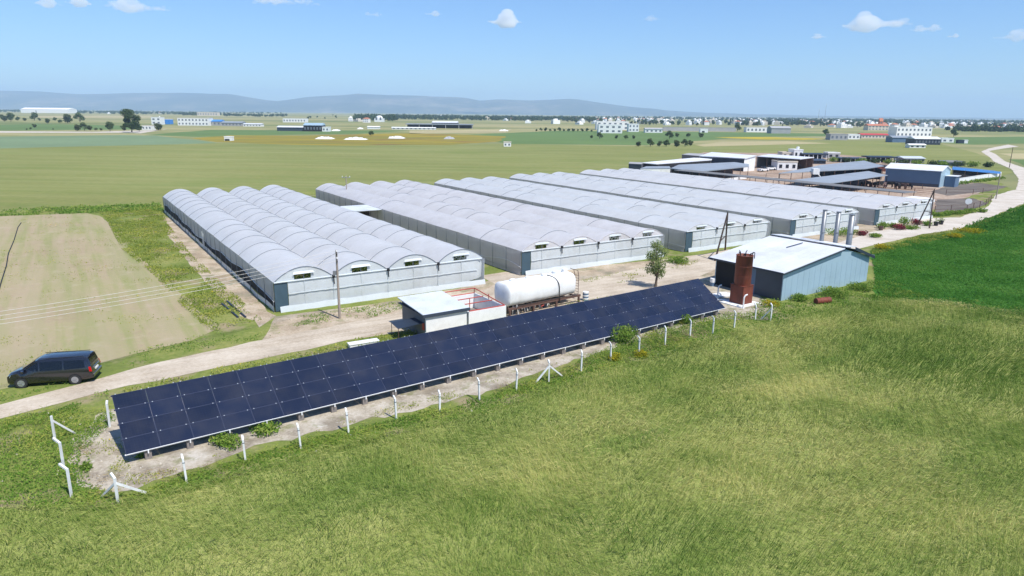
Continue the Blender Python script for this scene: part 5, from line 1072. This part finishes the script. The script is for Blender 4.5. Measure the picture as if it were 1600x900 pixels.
B = bush
B((352, 697), 1.15, 0.6, M['leaf_mid'], 'leafy green vine clump under the third and fourth panel columns', 700)
B((412, 676), 1.1, 0.75, M['leaf_mid'], 'dark leafy vine climbing over the lower panel edge', 700)
B((136, 733), 0.45, 0.4, M['leaf_mid'], 'small round green weed near the left corner of the solar panels', 260, 0.09)
B((222, 715), 0.35, 0.25, M['leaf_mid'], 'tiny green tuft under the first concrete footing', 160, 0.08)
B((972, 532), 1.7, 1.5, M['leaf_mid'], 'largest green bush at the lower edge of the panels', 1500, 0.12)
B((1075, 506), 1.1, 0.9, M['leaf_mid'], 'green bush near the right end of the panels', 800, 0.11)
B((1000, 558), 0.8, 0.7, M['leaf_yel'], 'yellow-flowering weed clump at the fence, right one', 500, 0.09)
B((962, 562), 0.7, 0.6, M['leaf_yel'], 'yellow-flowering weed clump at the fence, left one', 420, 0.09)
B((1203, 479), 1.0, 0.7, M['leaf_yel'], 'yellow-flowering shrub at the dark barn corner', 500)
B((1255, 471), 1.3, 0.8, M['leaf_mid'], 'green weeds against the pale blue barn wall', 800)
B((1305, 463), 1.9, 1.0, M['leaf_mid'], 'larger green weeds along the pale blue barn wall', 1200)
B((1345, 455), 1.5, 0.9, M['leaf_mid'], 'weeds at the right corner of the barn', 800)
B((1056, 412), 2.0, 0.9, M['leaf_mid'], 'low green bush behind the thin young tree', 1100)
B((1376, 390), 1.6, 0.9, M['leaf_yel'], 'yellow-flowering bush at the right end of the barn roof', 700)
B((1487, 371), 1.8, 0.8, M['leaf_yel'], 'yellow-flowering bush on the track edge, left one', 700, 0.13)
B((1515, 364), 2.6, 0.9, M['leaf_yel'], 'yellow-flowering bush on the track edge, right one', 1000, 0.13)
B((1345, 368), 1.3, 0.8, M['leaf_red'], 'red-flowering bush beside the rightmost chimney pipe', 600, 0.12)
B((1404, 359), 1.3, 1.0, M['leaf_red'], 'red-flowering bush in the middle of the flower bed', 600, 0.13)
B((1435, 351), 1.5, 1.1, M['leaf_red'], 'red-flowering bush at the foot of the right pole pair', 600, 0.13)
for k, (x, y, r_, h_) in enumerate(((1305, 368, 2.4, 1.2), (1325, 366, 1.8, 1.0), (1365, 371, 1.4, 0.7), (1378, 357, 1.3, 1.2), (1392, 355, 1.5, 0.9), (1413, 352, 1.6, 1.6), (1422, 358, 1.6, 0.8), (1448, 353, 1.2, 1.0))):
    B((x, y), r_, h_, M['leaf_mid'], f'green shrub, {ordn[k]} from the left in the flower bed before the far greenhouses', 500, 0.14, 'flower bed shrubs')
for k, (x, y) in enumerate(((1462, 353), (1470, 351), (1376, 360))):
    o = thing('flower_pot', ['dark pot at the right end of the flower bed', 'dark pot nearest the pale track', 'brown planter tub at the left of the flower bed'][k], 'pot', at(x, y)); MB().lathe([(0.3, 0), (0.42, 0.7), (0.46, 0.72), (0.4, 0.74)], 14).build('pot', M['black'] if k < 2 else M['brownsteel'], o)
    PT = rng.normal(size=(90, 3)) * [0.28, 0.28, 0.2] + [0, 0, 0.95]; leaves('plant', PT, 0.1, M['leaf_mid'], o)
for k in range(9):
    x, y = (1490 + k * 9, 286 - 1.1 * k); B((x, y + 3), 1.9, 1.0, M['leaf_mid'], f'garden hedge plant, {ordn[k]} from the left below the white wall', 260, 0.22, 'hedge below the white wall', 'hedge_plant')
for k in range(8): B((1462 + k * 10, 338 - 0.9 * k), 1.6, 0.9, M['leaf_mid'], f'weed clump, {ordn[k]} from the left along the plot fence by the track', 260, 0.2, 'weeds along the plot fence', 'weed_clump')
for k in range(12): B((1300 + k * 22, 253 + 0.9 * k - (0.25 * (k - 6) ** 2 if k > 6 else 0) * 0.3), 3.0, 2.2, M['leaf_dark'] if k % 2 else M['leaf_mid'], f'shrub, {ordn[k]} from the left along the far edge of the farmyard', 260, 0.4, 'shrubs along the far edge of the farmyard')
B((1000, 263), 3.0, 2.0, M['leaf_mid'], 'green bush at the left end of the farm sheds', 400, 0.35)

# ------------------------------------------------------------------ crops, grass and weeds
def in_poly(x, y, poly):
    c = np.zeros(len(x), bool); n = len(poly); j = n - 1
    for i in range(n):
        xi, yi = poly[i].x, poly[i].y; xj, yj = poly[j].x, poly[j].y
        k = ((yi > y) != (yj > y)) & (x < (xj - xi) * (y - yi) / (yj - yi + 1e-12) + xi); c ^= k; j = i
    return c
def visible(x, y):
    d = np.stack([x, y, np.full_like(x, -HC)], 1); wz = d @ fwd; return (np.abs(d @ RT) < wz * 800 / F * 1.12) & (wz > 5)
def scatter(pix, dens, near=32, fall=1.0, cov=None, r=rng):
    poly = [at(*p) for p in pix]; xs = [p.x for p in poly]; ys = [p.y for p in poly]; n = int((max(xs) - min(xs)) * (max(ys) - min(ys)) * dens)
    x = r.uniform(min(xs), max(xs), n); y = r.uniform(min(ys), max(ys), n); k = visible(x, y); x, y = x[k], y[k]
    k = in_poly(x, y, poly); x, y = x[k], y[k]; d = np.hypot(x, y); k = r.random(len(x)) < np.minimum(1, (near / d) ** fall); x, y = x[k], y[k]
    if cov:
        sc, thr, soft = cov; v = vnoise(x, y, sc, 3); k = r.random(len(x)) < np.clip((v - thr) / soft, 0, 1); x, y = x[k], y[k]
    return x, y
def blades(name, label, pix, dens, h, wd, mat, fall=1.0, cov=None, lean=0.35, hmod=3.0, near=32, arched=0.7):
    x, y = scatter(pix, dens, near, fall, cov); n = len(x); d = np.hypot(x, y)
    hh = rng.uniform(h[0], h[1], n) * (0.72 + 0.56 * vnoise(x, y, hmod, 3)); a = rng.uniform(0, 2 * np.pi, n); ww = wd * rng.uniform(.7, 1.3, n) * (d / 40) ** 0.8
    la = 2 * np.pi * vnoise(x, y, 9.0, 2) * 1.5 + rng.normal(0, 0.7, n); lm = lean * hh * (0.3 + 1.2 * vnoise(x + 50, y, 5.0, 2))
    b0 = np.stack([x - np.cos(a) * ww, y - np.sin(a) * ww, np.full(n, .03)], 1); b1 = np.stack([x + np.cos(a) * ww, y + np.sin(a) * ww, np.full(n, .03)], 1); tp = np.stack([x + np.cos(la) * lm, y + np.sin(la) * lm, hh], 1)
    # most leaves arch over and lie along the top of the crop, the rest stand
    arc = rng.random(n) < arched; bz = hh * rng.uniform(.55, .85, n); ln = hh * rng.uniform(.6, 1.1, n); roll = rng.normal(0, .35, n) * ww
    px_, py_ = -np.sin(la), np.cos(la)
    A0 = np.stack([x - px_ * ww, y - py_ * ww, bz + roll], 1); A1 = np.stack([x + px_ * ww, y + py_ * ww, bz - roll], 1); A2 = np.stack([x + np.cos(la) * ln, y + np.sin(la) * ln, bz + rng.normal(.02, .10, n) * hh], 1)
    b0 = np.where(arc[:, None], A0, b0); b1 = np.where(arc[:, None], A1, b1); tp = np.where(arc[:, None], A2, tp)
    o = link(name, tri_mesh(name, np.stack([b0, b1, tp], 1), np.clip(rng.random(n) * .55 + .75 * (vnoise(x * 0.55, y, 4.0, 3) - 0.25), 0, 1), mat)); tag(o, label, 'grass', kind='stuff'); return o
def weeds(name, label, pix, dens, h, leaf, mat, cov=(2.5, 0.35, 0.25), fall=0.8, near=35):
    x, y = scatter(pix, dens, near, fall, cov); n = len(x); v = vnoise(x, y, 1.3, 3); hm = h * np.clip((v - 0.25) * 1.7, .1, 1.2); z = hm * rng.random(n) ** .6 + .04
    P = np.stack([x, y, z], 1); o = link(name, tri_mesh(name, leaf_tris(P, leaf * 1.0, 0.0), np.clip(rng.random(n) * .5 + .5 * z / h, 0, 1), mat)); tag(o, label, 'weeds', kind='stuff'); return o
M['wheat'] = leafmat('wheat_blades', lin(104, 134, 58), lin(158, 171, 92), lin(212, 204, 138), 0.07, 0.45, stops=(0.38, 0.55, 0.74))
M['clover'] = leafmat('clover_leaves', lin(62, 114, 42), lin(86, 138, 54), lin(132, 166, 82), 0.10, 0.45)
M['weed'] = leafmat('weed_leaves', lin(82, 122, 46), lin(124, 156, 66), lin(184, 186, 100), 0.3, 0.4)
M['weedy'] = leafmat('yellowish_weeds', lin(110, 134, 54), lin(152, 164, 74), lin(200, 192, 104), 0.3, 0.4, flower=lin(226, 196, 56))
M['dry'] = leafmat('dry_stalks', lin(120, 104, 74), lin(150, 132, 98), lin(180, 164, 128), 0.4, 0.2)
blades('wheat', 'tall green wheat filling the foreground field', WHEAT, 150, (.34, .66), .016, M['wheat'], 0.9, None, 0.6, arched=0.3)
blades('clover', 'dark green clover crop at the right beside the track', CLOVER, 70, (.14, .30), .03, M['clover'], 0.6, None, 1.0, 2.0, 60)
FENCE_S = [(60, 800), (0, 790), (-60, 780), (0, 660), (90, 640), (170, 612), (176, 660), (130, 690), (120, 750), (200, 778), (300, 742), (400, 710), (560, 668), (700, 640), (850, 590), (950, 545), (1060, 505), (1130, 492), (1190, 490), (1215, 500), (1110, 538), (1000, 570), (850, 622), (720, 660), (600, 690), (450, 728), (300, 772), (150, 802)]
weeds('verge_weeds', 'green weeds along the fence line and the lower left verge', FENCE_S, 170, .40, .075, M['weed'], (2.2, .24, .2))
blades('verge_grass', 'loose grass along the fence line', FENCE_S, 60, (.2, .5), .016, M['weedy'], 0.9, (3.0, .4, .2))
BEHIND = [(190, 612), (330, 583), (480, 553), (560, 534), (620, 520), (655, 520), (640, 535), (480, 568), (330, 597), (200, 622)]
weeds('verge_weeds', 'green weeds between the track and the back of the solar panels', BEHIND, 110, .5, .085, M['weedy'], (2.0, .25, .2))
weeds('verge_weeds', 'green verge between the far yard and the right half of the panels', [(880, 475), (1000, 462), (1030, 465), (1000, 478), (900, 495)], 70, .4, .085, M['weed'], (2.0, .2, .2))
weeds('verge_weeds', 'weeds on the upper verge of the track by the van', [(-60, 625), (0, 612), (200, 553), (330, 520), (420, 505), (500, 500), (420, 528), (250, 563), (170, 584), (80, 608), (0, 630), (-60, 650)], 55, .28, .08, M['weed'], (2.6, .45, .2))
weeds('strip_weeds', 'weedy green strip between the fallow field and the nearest greenhouse', [(150, 332), (250, 322), (262, 350), (300, 400), (360, 455), (410, 500), (330, 520), (285, 480), (240, 430), (190, 390), (165, 342)], 62, .4, .11, M['weedy'], (3.2, .30, .2), 0.4, 60)
weeds('strip_weeds', 'taller dark weeds along the far edge of the fallow field', [(-80, 334), (0, 329), (250, 319), (256, 330), (150, 333), (0, 338), (-80, 341)], 26, .7, .2, M['weed'], (4, .2, .2), 0.5, 60)
weeds('field_stubble', 'faint green regrowth in rows on the fallow field', [(0, 340), (150, 336), (185, 390), (285, 480), (290, 520), (130, 570), (0, 605)], 12, .12, .07, M['weedy'], (3.0, .5, .2), 0.5, 60)
weeds('yard_weeds', 'weed tufts at the foot of the nearest greenhouse front', [(440, 500), (540, 484), (640, 470), (640, 480), (590, 495), (520, 505), (450, 512)], 60, .3, .08, M['weed'], (2.0, .36, .2), 0.4, 60)
weeds('yard_weeds', 'sparse weeds on the dirt yard before the second and third greenhouses', [(900, 440), (1000, 420), (1060, 402), (1110, 400), (1060, 425), (960, 445)], 40, .22, .09, M['weedy'], (2.0, .42, .2), 0.4, 60)
weeds('barn_weeds', 'rough green weeds before the barn and the red tank', [(1170, 490), (1190, 470), (1225, 472), (1360, 442), (1400, 440), (1450, 465), (1330, 480), (1215, 508)], 60, .6, .1, M['weed'], (2.2, .25, .2), 0.6, 60)
weeds('track_weeds', 'lush dark plants on the bank at the right of the pale track', [(1500, 358), (1545, 342), (1600, 322), (1660, 295), (1700, 330), (1600, 350), (1530, 366)], 26, 1.0, .2, M['clover'], (4, .2, .2), 0.5, 90)
weeds('track_weeds', 'ragged yellow-green weeds along the near edge of the pale track', [(1362, 400), (1362, 390), (1440, 368), (1500, 360), (1545, 343), (1560, 345), (1500, 370), (1440, 382)], 55, .5, .11, M['weedy'], (2.2, .3, .2), 0.3, 90)
weeds('field_edge_weeds', 'mixed weeds where the wheat meets the clover field', [(1340, 462), (1400, 452), (1500, 468), (1640, 490), (1640, 515), (1500, 492), (1400, 480)], 60, .5, .1, M['weed'], (2.2, .3, .2), 0.3, 90)
weeds('solar_weeds', 'low weeds and dry stalks on the stony ground around the solar panels', [(120, 700), (180, 660), (195, 715), (290, 720), (600, 640), (900, 560), (1090, 500), (1000, 530), (760, 612), (560, 660), (380, 705), (200, 768), (120, 760)], 80, .16, .06, M['weedy'], (1.6, .5, .12))
blades('dry_grass', 'brown dry stalks along the inner side of the fence', [(115, 700), (135, 690), (190, 740), (300, 735), (480, 690), (640, 645), (800, 598), (950, 552), (1100, 512), (1190, 485), (1210, 498), (1080, 530), (900, 585), (760, 620), (560, 672), (380, 715), (200, 780), (140, 780)], 90, (.15, .4), .012, M['dry'], 0.8, (2.4, .50, .12))
weeds('verge_weeds', 'patchy weeds creeping over the edge of the stony solar yard', [(105, 700), (165, 640), (185, 655), (140, 700), (140, 755), (200, 775), (330, 735), (560, 672), (760, 618), (900, 572), (1000, 536), (1100, 506), (1110, 520), (900, 590), (600, 675), (300, 765), (150, 790), (100, 760)], 170, .26, .07, M['weed'], (1.3, .37, .12))
x, y = scatter(FENCE_S, 0.35, 60, 0, (2.5, .45, .2)); k = len(x)
sb = MB()
def stone(px_, py_, s_):
    n = 6; q = random.uniform(0, 6); rr = [s_ * random.uniform(.6, 1.2) for _ in range(n)]
    sb.hexa([(px_ + rr[i] * math.cos(q + i * 1.047), py_ + rr[i] * math.sin(q + i * 1.047), 0.02) for i in range(n)], [(px_ + .55 * rr[i] * math.cos(q + i * 1.047), py_ + .55 * rr[i] * math.sin(q + i * 1.047), 0.03 + s_ * random.uniform(.5, .9)) for i in range(n)])
for i in range(min(k, 420)): stone(x[i], y[i], random.uniform(.03, .09))
x, y = scatter([(110, 690), (170, 640), (195, 710), (290, 735), (180, 770), (120, 760)], 9, 60, 0, (1.5, .45, .2))
for i in range(min(len(x), 400)): stone(x[i], y[i], random.uniform(.02, .075))
tag(sb.build('stones', M['stone']), 'scattered pale stones on the verge and around the panels', 'stones', kind='stuff')

# ------------------------------------------------------------------ clouds
def cloud_mat():
    m, t, out = nodes('cloud'); v = N(t, 'ShaderNodeVolumeScatter', Density=0.012, Anisotropy=0.0); v.inputs['Color'].default_value = (1, 1, 1, 1)
    L(t, v.outputs[0], out.inputs['Volume']); return m
M['cloud'] = cloud_mat()
import bmesh
ib = bmesh.new(); bmesh.ops.create_icosphere(ib, subdivisions=2, radius=1.0); IV = np.array([v.co[:] for v in ib.verts]); IF = np.array([[v.index for v in f.verts] for f in ib.faces]); ib.free()
def cloud(px, py, wpx, hpx_, dens, label, seed):
    r = np.random.default_rng(seed); alt = 1150.0; d = fwd + RT * (px - 800) / F - UP * (py - 450) / F; tt = (alt - HC) / d[2]; c = Vector((d[0] * tt, d[1] * tt, alt)); s = tt / F * 1.0; wd, ht = wpx * s / 2, hpx_ * s / 2
    o = thing('cloud', label, 'cloud', c, math.atan2(c.x, c.y) * -1, 'small white clouds'); n = int(70 + wpx * 1.1); VV = []; FF = []; AA = []
    for k in range(n):
        u = np.clip(r.normal(0, .42), -1, 1); env = (1 - abs(u) ** 1.6) * (.55 + .45 * math.sin(u * 4 + seed)); z = (r.random() ** 1.3 * 1.7 - .45) * env * ht; y_ = r.normal(0, .3) * wd * .6
        rad = ht * r.uniform(.22, .55) * (0.35 + .65 * env); VV.append(IV * rad * [1.5, 1.5, .85] + [u * wd, y_, z]); FF.append(IF + k * len(IV)); AA.append(np.full(len(IV), dens * (0.25 + .75 * env) * r.uniform(.5, 1.2)))
    V = np.concatenate(VV); Fc = np.concatenate(FF); me = bpy.data.meshes.new('puffs'); me.from_pydata(V.tolist(), [], Fc.tolist())
    m = M['cloud'].copy(); m.node_tree.nodes['Volume Scatter'].inputs['Density'].default_value = dens * 7.5 / wd; me.materials.append(m)
    p = link('puffs', me, o); p['kind'] = 'stuff'; rm = p.modifiers.new('union', 'REMESH'); rm.mode = 'VOXEL'; rm.voxel_size = ht / 9; rm.use_smooth_shade = True
CL = [(72, 6, 44, 16, .16, 'faint cloud at the top left, left of two small ones'), (126, 5, 40, 18, .18, 'faint cloud at the top left, right of two small ones'), (215, 12, 100, 26, .22, 'wide flat cloud near the top left'), (442, 3, 110, 20, .24, 'wide white cloud cut by the top edge'), (583, 23, 30, 10, .09, 'very faint wisp right of the wide top cloud'), (677, 22, 26, 10, .12, 'tiny wisp left of the middle cloud'),
      (788, 35, 54, 26, .3, 'small bright cloud near the middle of the sky'), (1018, 30, 42, 8, .08, 'thin streak of cloud right of the middle'), (1280, 58, 28, 9, .18, 'tiny cloud below the largest right cloud'), (1370, 39, 94, 36, .26, 'largest puffy cloud at the upper right'), (1448, 46, 44, 18, .13, 'faint cloud just right of the largest one'), (1490, 57, 16, 8, .14, 'tiny puff right of the largest cloud'), (1583, 58, 50, 20, .12, 'faint cloud at the right edge')]
for k, (a_, b2, c_, d_, e_, f_) in enumerate(CL): cloud(a_, b2, c_, d_, e_, f_, k + 1)
